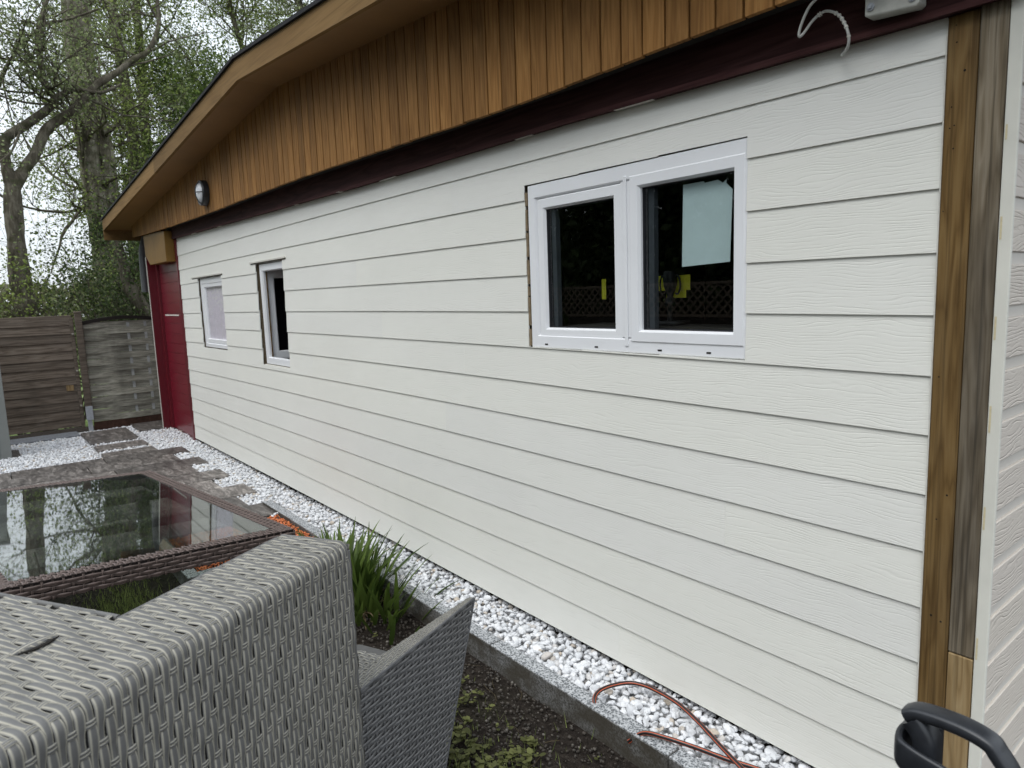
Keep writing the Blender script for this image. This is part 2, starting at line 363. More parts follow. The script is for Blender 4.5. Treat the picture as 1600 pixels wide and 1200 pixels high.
# paving: slabs with thin gaps, bed layer below
pv = MB()
def slab(x0, x1, y0, y1, z=-.02):
    a = random.random(); dz = random.uniform(-.003, .003); i = .004
    pv.box(x0 + i, x1 - i, y0 + i, y1 - i, z - .05, z + dz, a)
for (x0, x1) in ((-9.35, -8.41), (-8.25, -7.90), (-7.73, -7.45)): slab(x0, x1, -.955, -.445)
slab(-9.55, -8.9, -.36, .02); slab(-8.75, -8.3, -2.4, -1.62)
for k in range(5):                                     # protruding slab ends by the wall
    slab(-7.45 + .714 * k, -7.09 + .714 * k, -.98, -.205)
    if k < 4: slab(-7.09 + .714 * k, -6.736 + .714 * k, -1.16, -.38)
x = -7.45; k = 0
while x < -4.25:
    y = -.98 if k % 2 == 0 else -1.16
    while y > -4.4:
        L = .78; y1 = max(y - L, -4.4); slab(x, x + .357, y1, y); y = y1
    x += .357; k += 1
build('paving', pv, M['slab'], kind='structure', bevel=.003)
bed = MB()
bed.box(-9.7, .60, -.232, .11, -.11, -.052); bed.box(-9.6, -4.2, -.98, -.233, -.11, -.053); bed.box(-9.58, -7.46, -3.2, -.99, -.11, -.054)
build('gravel_bed', bed, mat_flat('gravel_bed', (.40, .40, .40), .9, .1, .3, 60), kind='structure')
# kerbs
kb = MB()
x = -4.55; i = 0
while x < 1.3:
    L = .98; kb.box(x + .0015, x + L - .0015, -.300 - .001 * (i % 2), -.233, -.22, .0 + random.uniform(-.003, .003)); x += L; i += 1
kb.box(-3.46, -3.39, -1.12, -.303, -.2, -.012); kb.box(-4.25, -3.465, -1.12, -1.05, -.2, -.014)
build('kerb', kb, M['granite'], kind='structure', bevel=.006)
fk = MB(); fk.box(-9.55, -9.18, -1.70, -.97, -.1, -.022); build('concrete_strip', fk, mat_flat('concrete_strip', (.16, .17, .185), .8, .2, .35, 60), kind='structure', bevel=.004)

# ------------------------------------------------------------------ pebbles
def ico(sub):
    b = bmesh.new(); bmesh.ops.create_icosphere(b, subdivisions=sub, radius=1); v = np.array([q.co[:] for q in b.verts]); b.verts.index_update()
    f = np.array([[q.index for q in t_.verts] for t_ in b.faces]); b.free(); return v, f
ICO = {1: ico(1), 2: ico(2), 3: ico(3)}
def pebbles(name, rects, size, depth, mat, label, cat, zt, lod=lambda x: 2, fill=.62):
    mb = MB(); protos = {}
    for sub in (1, 2, 3):
        v, f = ICO[sub]; ps = []
        for k in range(10):
            q = v.copy()
            for _ in range(4):
                d = rng.normal(size=3); d /= np.linalg.norm(d); o = rng.uniform(.35, .8)
                e = np.clip(v @ d - o, 0, None); q = q - e[:, None] * d * .8
            q *= 1 + .08 * np.sin(v @ rng.normal(size=3) * 2.5 + rng.uniform(0, 6))[:, None]
            ps.append(q)
        protos[sub] = (ps, f)
    for (x0, x1, y0, y1) in rects:
        nx = max(1, int((x1 - x0) / (size * 1.0))); ny = max(1, int((y1 - y0) / (size * .86)))
        for layer in range(depth):
            for i in range(nx):
                for j in range(ny):
                    x = x0 + (i + rng.uniform(0, 1)) * (x1 - x0) / nx; y = y0 + (j + rng.uniform(.1, .9)) * (y1 - y0) / ny
                    s = size * rng.uniform(.38, .74) * (1.3 if rng.random() < .07 else 1)
                    sc = np.array([s, s * rng.uniform(.6, .9), s * rng.uniform(.45, .7)])
                    a, b_, c = rng.uniform(0, 6.28), rng.normal(0, .35), rng.normal(0, .35)
                    Rm = np.array(Matrix.Rotation(a, 3, 'Z') @ Matrix.Rotation(b_, 3, 'X') @ Matrix.Rotation(c, 3, 'Y'))
                    ps, f = protos[lod(x)]
                    z = zt - (.011 if x < -4.25 else 0) - layer * size * .5 + rng.uniform(-.4, .25) * size
                    mb.add((ps[rng.integers(10)] * sc) @ Rm.T + (x, y, z), f, rng.random())
    o = build(name, mb, mat, smooth=True, kind='stuff'); tag(o, label, cat); return o
lod = lambda x: 3 if x > -1.6 else (2 if x > -6.4 else 1)
rc = [(-4.2, .55, -.232, .07), (-7.45, -4.2, -.20, .07)]
for k in range(5): rc.append((-7.09 + .714 * k, -6.736 + .714 * k, -.375, -.20))
rc[-1] = (-4.23, -4.19, -.36, -.2)
rc += [(-8.85, -7.46, -.44, .02), (-9.15, -7.46, -2.3, -.975), (-8.40, -8.26, -.95, -.445), (-7.89, -7.74, -.95, -.445), (-9.45, -9.36, -.95, -.36), (-9.36, -8.8, -.44, -.37)]
pebbles('white_gravel', rc, .029, 2, M['pebble'], 'white marble pebbles filling the strip below the siding and around the slabs', 'gravel', -.022, lod)
pebbles('orange_lava_gravel', [(-4.2, -3.465, -1.045, -.305)], .017, 1, M['lava'], 'small orange clay granules in the granite-edged bed beside the table', 'gravel', -.022, lambda x: 1)

# ------------------------------------------------------------------ house
house = thing('garden_house', 'long low house with off-white lap siding, brown plank gable and dark red end', 'house', (-3.85, 2.2, 0))
OP = [(-1.634, -.548, 1.292, 1.993), (-5.165, -4.55, 1.008, 1.849), (-6.975, -6.15, 1.084, 1.799), (-5.28, -4.466, 1.850, 1.858), (-7.20, -6.10, 1.800, 1.808)]
ZTOPX = [-7.70, -7.60, -2.85, -1.93, -1.29, -.47, 0.0]; ZTOPZ = [2.272, 2.268, 2.197, 2.196, 2.191, 2.175, 2.166]
ztop = lambda x: np.interp(x, ZTOPX, ZTOPZ)
X0, X1 = -7.70, 0.0
sg = MB()
seams = {1: [-3.9], 2: [-5.8, -2.2], 4: [-3.3], 6: [-6.6, -3.0], 8: [-4.1], 9: [-2.35, -5.9], 10: [-.62], 11: [-4.6], 12: [-2.9], 13: [-5.2], 14: [-1.12, -4.7], 7: [-2.15, -5.7]}
for i in range(1, 15):
    rb = random.random(); jit = random.uniform(-.0015, .0015)
    bps = sorted(set([X0, X1] + list(np.arange(X0 + .4, X1, .4)) + [q for o in OP for q in o[:2]] + seams.get(i, [])))
    for a, b in zip(bps[:-1], bps[1:]):
        if b - a < 1e-4: continue
        xm = (a + b) / 2
        for sx in seams.get(i, []):
            if a < sx <= b + 1e-6 and abs(b - sx) < 1e-6: b = b - .0005
            if abs(a - sx) < 1e-6: rb = random.random()
        zb = [(14 - i) * .16 + crown(q) + jit for q in (a, b)]
        ztp = [min((15 - i) * .16 + crown(q) + .012, ztop(q)) if i > 1 else ztop(q) for q in (a, b)]
        iv = [(0.0, 1.0)]
        zbm, ztm = sum(zb) / 2, sum(ztp) / 2
        for (ox0, ox1, oz0, oz1) in OP:
            if ox0 - 1e-6 <= a and b <= ox1 + 2e-3 and a < ox1 - 1e-4:
                f0, f1 = (oz0 - zbm) / (ztm - zbm), (oz1 - zbm) / (ztm - zbm); nv = []
                for (u0, u1) in iv:
                    if f1 <= u0 or f0 >= u1: nv.append((u0, u1)); continue
                    if f0 > u0: nv.append((u0, f0))
                    if f1 < u1: nv.append((f1, u1))
                iv = nv
        for (u0, u1) in iv:
            V = []
            for q, (p, zb_, zt_) in enumerate(((a, zb[0], ztp[0]), (b, zb[1], ztp[1]))):
                for u in (u0, u1):
                    z = zb_ + (zt_ - zb_) * u; y = .0062 * (z - zb_) / .16
                    V += [(p, y, z), (p, y + .0056, z)]
            # order: a-u0 front/back, a-u1 front/back, b-u0 ..., b-u1 ...
            F = [(0, 4, 6, 2), (1, 3, 7, 5), (0, 1, 5, 4), (2, 6, 7, 3)]
            op_ends = [q for o in OP for q in o[:2]] + [X0, X1] + seams.get(i, [])
            F.append((0, 2, 3, 1)); F.append((4, 5, 7, 6))
            if not any(abs(a - q) < 3e-3 for q in op_ends): F.remove((0, 2, 3, 1))
            if not any(abs(b - q) < 3e-3 for q in op_ends): F.remove((4, 5, 7, 6))
            sg.add(V, F, rb)
build('siding', sg, M['siding'], house)
# wall sheathing behind the boards (with the window holes) and the room behind
wl = MB()
def wall_holes(y0, y1, x0, x1, z0, z1, holes):
    xs = sorted(set([x0, x1] + [q for h in holes for q in h[:2]]))
    for a, b in zip(xs[:-1], xs[1:]):
        z = z0
        for h in sorted([h for h in holes if h[0] <= a + 1e-6 and h[1] >= b - 1e-6], key=lambda h: h[2]):
            wl.box(a, b, y0, y1, z, h[2]); z = h[3]
        wl.box(a, b, y0, y1, z, z1)
HO = [(o[0] - .02, o[1] + .02, o[2] - .01, o[3] + .01) for o in OP[:3]]
wall_holes(.021, .10, -7.72, .13, .02, 2.30, HO)
build('sheathing', wl, M['sheath'], house)
rm = MB()
rm.box(-9.4, .13, 3.9, 4.0, -.05, 2.6); rm.box(-9.4, -9.3, .16, 3.9, -.05, 2.6); rm.box(-9.3, .05, .16, 3.9, -.12, -.02); rm.box(-9.3, .05, .16, 3.9, 2.42, 2.5)
rm.box(.04, .12, .101, 3.9, -.05, 2.6); rm.box(-5.9, -5.82, .11, 3.9, -.05, 2.41); rm.box(-3.6, -3.5, .11, 3.9, -.05, 2.41)
build('interior_walls', rm, M['room'], house)
pl = MB(); pl.box(-7.7, .0, .045, .099, -.2, -.005); build('plinth', pl, M['darkgap'], house)
# beam under the gable, in three lengths
bmn = MB()
for a, b in ((-7.74, -5.3), (-5.297, -2.1), (-2.097, .16)):
    n = 4; q = np.linspace(a, b, n)
    for c, d in zip(q[:-1], q[1:]):
        V = [];
        for p in (c, d):
            zt = ztop(min(p, 0)) - .001
            V += [(p, -.028, zt), (p, .02, zt), (p, -.028, zt + .34), (p, .02, zt + .34)]
        bmn.add(V, [(0, 4, 6, 2), (0, 1, 5, 4), (1, 3, 7, 5), (0, 2, 3, 1), (4, 5, 7, 6)], hash(a) % 7 / 7)
    for c, d in zip(q[:-1], q[1:]):       # thin lower lip
        V = []
        for p in (c, d):
            zt = ztop(min(p, 0)) - .0015
            V += [(p, -.034, zt - .004), (p, -.0285, zt - .004), (p, -.034, zt + .014), (p, -.0285, zt + .014)]
        bmn.add(V, [(0, 4, 6, 2), (0, 1, 5, 4), (1, 3, 7, 5), (2, 6, 7, 3)], .4)
build('beam', bmn, M['beam'], house)
# ragged filler line on top of the boards
fl = MB()
x = -7.6; fl = None
while x < -.05:
    L = random.uniform(.03, .22)
    if random.random() < .25: z = float(ztop(x)); z2 = float(ztop(min(x + L, 0))); fl = MB(); fl.obox((x, -.003, z - .004), (L, 0, z2 - z), (0, -.012 - random.random() * .02, 0), (0, 0, .0006 + random.random() * .0012)); build('edging_strip', fl, M['cream'], house)
    x += L + random.uniform(0, .2)
# gable planks
RX, RZ, SL = -3.99, 2.961, .0775
soff = lambda x: RZ - SL * abs(x - RX)
PBX = [-9.29, -8.63, -7.24, -5.61, -4.66, -3.61, -1.52, -.61, .4]; PBZ = [2.413, 2.388, 2.357, 2.338, 2.336, 2.327, 2.280, 2.287, 2.285]
pbot = lambda x: float(np.interp(x, PBX, PBZ))
gp = MB(); x = -9.29; k = 0
while x < .62:
    w_ = .0928; a, b = x + .0038, x + w_ - .0038; r_ = random.random(); dy = random.uniform(-.0012, .0012); dz = random.uniform(-.002, .002)
    V = [];
    for p in (a, b):
        V += [(p, -.14 + dy, pbot(p) + dz), (p, -.120, pbot(p) + dz), (p, -.14 + dy, soff(p) + .02), (p, -.120, soff(p) + .02)]
    gp.add(V, [(0, 4, 6, 2), (0, 1, 5, 4), (1, 3, 7, 5), (0, 2, 3, 1), (4, 5, 7, 6)], r_)
    x += w_; k += 1
build('gable_planks', gp, M['gable_wood'], house, bevel=.0012)
gb = MB(); xs_ = np.linspace(-9.27, .62, 12)
for a, b in zip(xs_[:-1], xs_[1:]):
    V = []
    for p in (a, b): V += [(p, -.119, pbot(p) + .006), (p, -.070, pbot(p) + .006), (p, -.119, soff(p) - .0), (p, -.070, soff(p) - .0)]
    gb.add(V, [(0, 4, 6, 2), (0, 1, 5, 4), (1, 3, 7, 5), (0, 2, 3, 1), (4, 5, 7, 6)])
build('gable_battens', gb, M['redd'] if False else M['darkgap'], house)
# soffit, fascia, roof
sf = MB(); fs = MB(); rf = MB()
for a, b in ((-9.60, RX), (RX, 1.1)):
    V = [(p, y, soff(p) + dz) for p in (a, b) for y in (-.385, .6) for dz in (0, .02)]
    sf.add(V, [(0, 1, 3, 2), (4, 6, 7, 5), (0, 4, 5, 1), (2, 3, 7, 6), (0, 2, 6, 4), (1, 5, 7, 3)])
    V = [(p, y, soff(p) + dz) for p in (a, b) for y in (-.41, -.386) for dz in (-.004, .125)]
    fs.add(V, [(0, 1, 3, 2), (4, 6, 7, 5), (0, 4, 5, 1), (2, 3, 7, 6), (0, 2, 6, 4), (1, 5, 7, 3)], .3 + .2 * (a > -5))
    V = [(p, y, soff(p) + dz) for p in (a - .02 * (a < -5), b) for y in (-.425, 4.4) for dz in (.127, .147)]
    rf.add(V, [(0, 1, 3, 2), (4, 6, 7, 5), (0, 4, 5, 1), (2, 3, 7, 6), (0, 2, 6, 4), (1, 5, 7, 3)])
build('soffit', sf, M['soffit'], house); build('fascia', fs, M['fascia_wood'], house, recalc=True); build('roof', rf, M['roofing'], house)
ef = MB(); ef.box(-9.625, -9.602, -.41, 4.3, 2.40, 2.62); build('eave_board', ef, M['fascia_wood'], house)
# red end section
rd = MB()
z = -.02; k = 0
while z < 2.2:
    rd.box(-8.80, -7.775, .030 + .0, .05, z + .0025, min(z + .121, 2.28), random.random()); z += .1215
rd.box(-8.82, -7.77, .042, .06, -.05, 2.28, .5)
build('red_panel', rd, M['red'], house, bevel=.002)
rt = MB(); rt.box(-7.775, -7.702, -.012, .09, -.06, 2.262); rt.box(-8.885, -8.80, .0, .08, -.03, 2.18)
build('red_trim', rt, M['redd'], house, bevel=.003)
ws = MB(); ws.box(-8.70, -8.02, .0255, .0295, 1.408, 1.424); build('white_strip', ws, M['cream'], house)
wg = MB(); wg.box(-8.90, -8.872, -.088, .10, -.05, 2.145); build('red_wing', wg, M['redd'], house)
wg = MB(); wg.box(-8.896, -8.876, -.0945, -.0885, -.05, 2.14); build('wing_edging', wg, M['cream'], house)
sw = MB(); sw.box(-9.4, -8.90, .10, .16, -.1, 2.6); build('end_wall', sw, M['redd'], house)
cb = MB(); cb.poly_prism([(-8.836, -.105, 2.400), (-8.816, -.105, 2.149), (-8.60, -.105, 2.028), (-7.76, -.105, 2.022), (-7.75, -.105, 2.36)], (0, .10, 0)); build('cover_board', cb, M['cover'], house, recalc=True, bevel=.004)
# corner posts and side wall
cp = MB(); cp.box(.0035, .0715, -.004, .09, -.05, 2.165, .31); build('corner_post', cp, M['post_brown'], house, bevel=.004)
hl = MB()
for (px, pz, r_) in ((.022, 2.14, .0015), (.025, 2.10, .002), (.045, 2.03, .003), (.02, 1.95, .0018), (.018, 1.90, .0018), (.028, 1.905, .0018), (.028, 1.85, .002), (.012, 1.70, .0015), (.02, 1.28, .002), (.052, .97, .0025), (.03, .90, .002), (.052, .62, .0025), (.028, .63, .003)):
    hl = MB(); hl.tube([(px, -.0046, pz), (px, -.0030, pz)], r_, 8); build('nail_hole', hl, M['darkgap'], house)
pt_ = MB(); pt_.box(.0005, .0034, -.003, .0, .2, 2.16); build('paint_drips', pt_, M['cream'], house)
cp = MB(); cp.box(.0730, .1325, -.006, .09, .545, 2.22, .77); build('corner_post', cp, M['post_grey'], house, bevel=.004, label='weathered grey upright beside the brown one')
cp = MB(); cp.box(.0735, .1315, -.007, .09, -.05, .543, .2); build('corner_post', cp, M['post_fresh'], house, bevel=.003, label='fresh light timber foot of the grey upright')
tr = MB(); tr.box(.134, .1625, -.009, .003, -.05, 2.3); build('corner_trim', tr, M['trim'], house, bevel=.003)
M['glue'] = mat_flat('glue_stain', (.60, .52, .34), .6, .3, .1, 100)
each('glue_stain', [(.1375, .1415, -.0100, -.0088, z, z + random.uniform(.03, .10)) for z in (.55, .9, 1.15, 1.38, 1.62, 1.85)], M['glue'], house)
ss = MB(); sb = MB(); z = -.08
while z < 2.5:
    r_ = random.random()
    ss.box(.140, .1605, .004, 4.0, z, z + .098, r_)
    sb.box(.139, .1540, .0045, 4.0, z + .0985, z + .128)
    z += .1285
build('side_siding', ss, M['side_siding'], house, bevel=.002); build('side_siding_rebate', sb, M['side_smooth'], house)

# ------------------------------------------------------------------ windows
def bar(mb, x0, x1, z0, z1, w_, y0, y1):
    mb.box(x0, x1, y0, y1, z0, z0 + w_); mb.box(x0, x1, y0, y1, z1 - w_, z1)
    mb.box(x0, x0 + w_, y0, y1, z0 + w_, z1 - w_); mb.box(x1 - w_, x1, y0, y1, z0 + w_, z1 - w_)
def framebar(mb, x0, x1, z0, z1, w_, y0, y1, wb=None, wt=None):   # four mitred profiles
    wb = wb or w_; wt = wt or w_
    o = [(x0, z0), (x1, z0), (x1, z1), (x0, z1)]; i = [(x0 + w_, z0 + wb), (x1 - w_, z0 + wb), (x1 - w_, z1 - wt), (x0 + w_, z1 - wt)]
    b_ = .004
    for k in range(4):
        j = (k + 1) % 4; A, B, C_, D = o[k], o[j], i[j], i[k]
        cx, cz = (x0 + x1) / 2, (z0 + z1) / 2
        sh = lambda p, s: (p[0] + s * np.sign(cx - p[0]), p[1] + s * np.sign(cz - p[1]))
        A2, B2, C2, D2 = sh(A, b_), sh(B, b_), sh(C_, -b_ * 2.0), sh(D, -b_ * 2.0)
        e = .0004
        V = [(A2[0], y0, A2[1]), (B2[0], y0, B2[1]), (C2[0], y0, C2[1]), (D2[0], y0, D2[1]), (A[0], y0 + b_, A[1]), (B[0], y0 + b_, B[1]), (C_[0], y0 + b_ * 3, C_[1]), (D[0], y0 + b_ * 3, D[1]),
             (A[0], y1, A[1]), (B[0], y1, B[1]), (C_[0], y1, C_[1]), (D[0], y1, D[1])]
        mb.add(V, [(0, 1, 2, 3), (0, 4, 5, 1), (3, 2, 6, 7), (4, 8, 9, 5), (7, 6, 10, 11), (8, 11, 10, 9)])
win = MB(); y = .006
framebar(win, -1.618, -.549, 1.293, 1.990, .050, y, .09, .058, .062)
fw_ = build('window', win, M['pvc'], house, label='large white double window with dark panes')
mu = MB(); mu.box(-1.084, -1.032, y + .002, .088, 1.351, 1.928); mu.box(-1.066, -1.050, y - .004, y + .001, 1.318, 1.948); build('mullion', mu, M['pvc'], fw_, bevel=.002)
s1 = MB(); framebar(s1, -1.563, -1.080, 1.335, 1.926, .046, y + .004, .08); build('sash', s1, M['pvc'], fw_)
s1 = MB(); framebar(s1, -1.036, -.555, 1.335, 1.944, .046, y - .004, .08); build('sash', s1, M['pvc'], fw_)
for (a, b, zt) in ((-1.519, -1.124, 1.882), (-.992, -.599, 1.900)):
    q = MB(); bar(q, a + .0002, b - .0002, 1.3802, zt, .004, .024, .07); build('gasket', q, M['gasket'], fw_)
    q = MB(); q.add([(a, .032, 1.381), (b, .032, 1.381), (b, .032, zt), (a, .032, zt)], [(0, 1, 2, 3)]); build('pane', q, M['glass'], fw_)
    q = MB(); q.box(a + .02, a + .045, .036, .06, 1.385, zt - .005); build('spacer', q, mat_flat('spacer', (.06, .065, .075), .4), fw_)
each('drain_slot', [(x - .009, x + .009, y - .0012, y + .0, 1.306, 1.312) for x in (-1.52, -1.22, -.90, -.69)], M['darkgap'], fw_)
fm = MB(); x = 1.30
while x < 1.97:
    L = random.uniform(.03, .14); fm.box(-1.633, -1.6195 + random.uniform(-.004, 0), .004, .020, x, min(x + L, 1.985)); x += L + random.uniform(0, .02)
build('mounting_foam', fm, M['sheath'], fw_)
# fixed small window with curtain
win = MB(); y = .022
framebar(win, -6.968, -6.05, 1.088, 1.797, .060, y, .09, .045)
f2 = build('window', win, M['pvc'], house, label='small closed window with pale curtain')
s1 = MB(); framebar(s1, -6.905, -6.10, 1.134, 1.745, .050, y + .006, .08, .045, .045); build('sash', s1, M['pvc'], f2)
q = MB(); q.add([(-6.86, .040, 1.17), (-6.10, .040, 1.17), (-6.10, .040, 1.71), (-6.86, .040, 1.71)], [(0, 1, 2, 3)]); build('pane', q, mat_glass('clear_glass', (.97, .97, .98)), f2)
cu_ = MB(); n = 60; xs = np.linspace(-6.9, -6.0, n); yy = .054 + .004 * np.sin(xs * 70) + .002 * np.sin(xs * 173)
cu_.add(np.stack([np.repeat(xs, 2), np.repeat(yy, 2), np.tile([1.12, 1.77], n)], -1), [(2 * i, 2 * i + 2, 2 * i + 3, 2 * i + 1) for i in range(n - 1)])
tag(build('curtain', cu_, M['curtain'], smooth=True), 'mauve grey curtain hanging behind the leftmost small window', 'curtain')
# open small window
win = MB()
framebar(win, -5.130, -4.45, 1.014, 1.846, .062, y, .050, .060)
f3 = build('window', win, M['pvc'], house, label='small window standing open to the dark room')
s1 = MB(); framebar(s1, 0, .56, 1.05, 1.80, .062, 0, .05, .07, .07); sa = build('open_sash', s1, M['pvc'], f3)
sa.location = Vector((-5.085, .062, 0)); sa.rotation_euler = (0, 0, R(84))
q = MB(); q.add([(.068, .02, 1.118), (.492, .02, 1.118), (.492, .02, 1.732), (.068, .02, 1.732)], [(0, 1, 2, 3)]); gp_ = build('open_pane', q, M['black_glass'], f3); gp_.location = sa.location; gp_.rotation_euler = sa.rotation_euler
q = MB(); q.box(-5.085, -5.069, .0, .02, 1.02, 1.83); q = MB(); q.box(-5.072, -5.064, .051, .060, 1.05, 1.80); build('hinge_gap', q, M['post_brown'], f3)
q = MB(); q.box(-5.065, -4.5, .101, .16, 1.02, 1.045); build('inner_sill', q, M['darkgap'], f3)
q = MB(); q.box(-5.13, -4.50, .004, .020, .995, 1.012); build('sill_edge', q, M['cream'], f3)
lp = MB()
lp.obox((-7.20, -.008, 1.809), (1.10, 0, .002), (0, .008, 0), (0, 0, .010)); build('cut_edge_lip', lp, M['cream'], house)
lp = MB(); lp.obox((-5.28, -.009, 1.859), (.815, 0, .001), (0, .009, 0), (0, 0, .010)); build('cut_edge_lip', lp, M['cream'], house)
# things in the big window
pp = MB(); P_ = [(-.828, 1.605), (-.634, 1.612), (-.626, 1.845), (-.640, 1.858), (-.650, 1.868), (-.648, 1.880), (-.663, 1.870), (-.682, 1.883), (-.735, 1.880), (-.737, 1.886), (-.822, 1.886)]
pp.poly_prism([(a, .042, b) for a, b in P_], (0, .0012, 0)); tag(build('paper_sheet', pp, M['paper'], recalc=True), 'pale blue-grey sheet with torn corner taped inside the right pane', 'paper')
yc = MB(); yc.box(-1.174, -0.987, .30, .302, 1.492 + .03, 1.582); yc.box(-1.174 + .07, -0.987 - .02, .30, .302, 1.492, 1.492 + .0295)
yel = tag(build('yellow_card', yc, M['yellow']), 'yellow card standing behind a dark ornament inside the right pane', 'card')
yc = MB(); yc.box(-1.467, -1.442, .30, .302, 1.492, 1.582); tag(build('yellow_card', yc, M['yellow']), 'narrow yellow card edge visible inside the left pane', 'card')
orn = MB()
orn.tube([(-1.061, .27, 1.40), (-1.061, .27, 1.455), (-1.061, .27, 1.468), (-1.061, .27, 1.475), (-1.061, .27, 1.50), (-1.061, .27, 1.54), (-1.061, .27, 1.585), (-1.061, .27, 1.60)], [.012, .011, .022, .02, .012, .026, .030, .024], 14)
for s_ in (-1, 1):
    an = np.linspace(-2.0, 2.0, 12); orn.tube([(-1.061 + s_ * (.034 + .016 * math.cos(q)), .27, 1.545 + .038 * math.sin(q)) for q in an], .004, 6)
orn.box(-1.121, -1.001, .22, .32, 1.385, 1.40)
tag(build('ornament', orn, M['black'], smooth=True), 'dark two-handled vase ornament inside the right pane', 'ornament')
sh = MB(); sh.box(-1.52, -.6, .13, .36, 1.355, 1.384); build('inner_sill', sh, mat_flat('inner_sill', (.05, .045, .04), .5), house)

# ------------------------------------------------------------------ fittings on the house
wlamp = thing('wall_lamp', 'round bulkhead lamp with black cage ring on the gable planks', 'lamp', (-5.87, -.14, 2.513))
c = Vector((-5.87, -.14, 2.513)); q = MB()
def disc_profile(mb, pr_, n=28):   # revolve (y,r) round Y axis
    an = np.linspace(0, 2 * np.pi, n, endpoint=False); V = []
    for (yy_, rr_) in pr_: V.append(np.stack([c.x + rr_ * np.cos(an), np.full(n, c.y + yy_), c.z + rr_ * np.sin(an)], -1))
    k = len(pr_); i = np.arange(k - 1)[:, None] * n; j = np.arange(n)[None]; j2 = (j + 1) % n
    mb.add(np.concatenate(V), np.stack([i + j, i + j2, i + n + j2, i + n + j], -1).reshape(-1, 4))
disc_profile(q, [(0, .110), (-.045, .110), (-.055, .104), (-.055, .084), (-.04, .082)]); 
an_ = np.linspace(-1.25, 1.25, 12)
for dx_ in (.018,): q.tube([(c.x + dx_, c.y - .033 - .062 * math.cos(v_), c.z + .096 * math.sin(v_) / math.sin(1.25)) for v_ in an_], .0045, 6)
q.tube([(c.x + .018 + .078 * k_ / 5, c.y - .096 + .055 * (k_ / 5) ** 2, c.z) for k_ in range(6)], .004, 6)
build('housing', q, M['plastic_blk'], wlamp, smooth=False)
q = MB(); disc_profile(q, [(-.04, .083), (-.062, .078), (-.074, .060), (-.080, .035), (-.082, .001)]); build('diffuser', q, M['white_light'], wlamp, smooth=True)
# bracket plate and cable at the top right
q = MB(); pts = [(-.166, 2.204), (-.158, 2.200), (-.044, 2.190), (-.036, 2.196), (-.036, 2.40), (-.166, 2.40)]
q.poly_prism([(a, -.075, b) for a, b in pts], (0, .044, 0)); plate = thing('mounting_box', 'pale grey fixture plate with two bolts on the dark beam', 'fixture', (-.10, -.05, 2.3))
build('plate', q, M['plastic_plate'], plate, recalc=True, bevel=.004)
for (bx, bz) in ((-.150, 2.222), (-.052, 2.212)):
    q = MB(); q.tube([(bx, -.0755, bz), (bx, -.079, bz)], .0095, 16); q.tube([(bx, -.079, bz), (bx, -.083, bz)], .0055, 6); build('bolt', q, M['galv'], plate)
def catmull(P, n=8):
    P = [np.array(p, float) for p in P]; P = [2 * P[0] - P[1]] + P + [2 * P[-1] - P[-2]]; o = []
    for i in range(1, len(P) - 2):
        for t_ in np.linspace(0, 1, n, endpoint=False):
            o.append(.5 * ((2 * P[i]) + (-P[i - 1] + P[i + 1]) * t_ + (2 * P[i - 1] - 5 * P[i] + 4 * P[i + 1] - P[i + 2]) * t_ ** 2 + (-P[i - 1] + 3 * P[i] - 3 * P[i + 1] + P[i + 2]) * t_ ** 3))
    o.append(P[-2]); return np.array(o)
q = MB(); W_ = [(-.25, -.10, 2.33), (-.265, -.11, 2.285), (-.295, -.11, 2.262), (-.322, -.10, 2.228), (-.331, -.095, 2.203), (-.322, -.09, 2.206), (-.300, -.085, 2.232), (-.280, -.08, 2.246), (-.262, -.078, 2.248), (-.235, -.075, 2.232), (-.218, -.072, 2.205), (-.207, -.07, 2.172), (-.213, -.06, 2.148), (-.232, -.045, 2.137), (-.248, -.02, 2.143), (-.252, -.004, 2.16)]
q.tube(catmull(W_), .0036, 8)
cbl = build('cable', q, M['cable'], smooth=True); tag(cbl, 'pale grey cable looping down from the eaves over the dark beam', 'cable')
q = MB(); CC = catmull(W_)
for k in (54, 56, 70, 73, 76, 79, 82, 88): q = MB(); q.tube([CC[k] , CC[k + 1]], .0052 if k > 60 else .0068, 8); build('tape_wrap', q, M['cream'], cbl)
# downpipe
q = MB(); q.tube(catmull([(-9.42, .06, 2.52), (-9.42, .02, 2.40), (-9.44, -.02, 2.2), (-9.45, -.03, 1.72)], 4), .042, 14); 
dp = build('downpipe', q, M['pipe'], house, smooth=True)

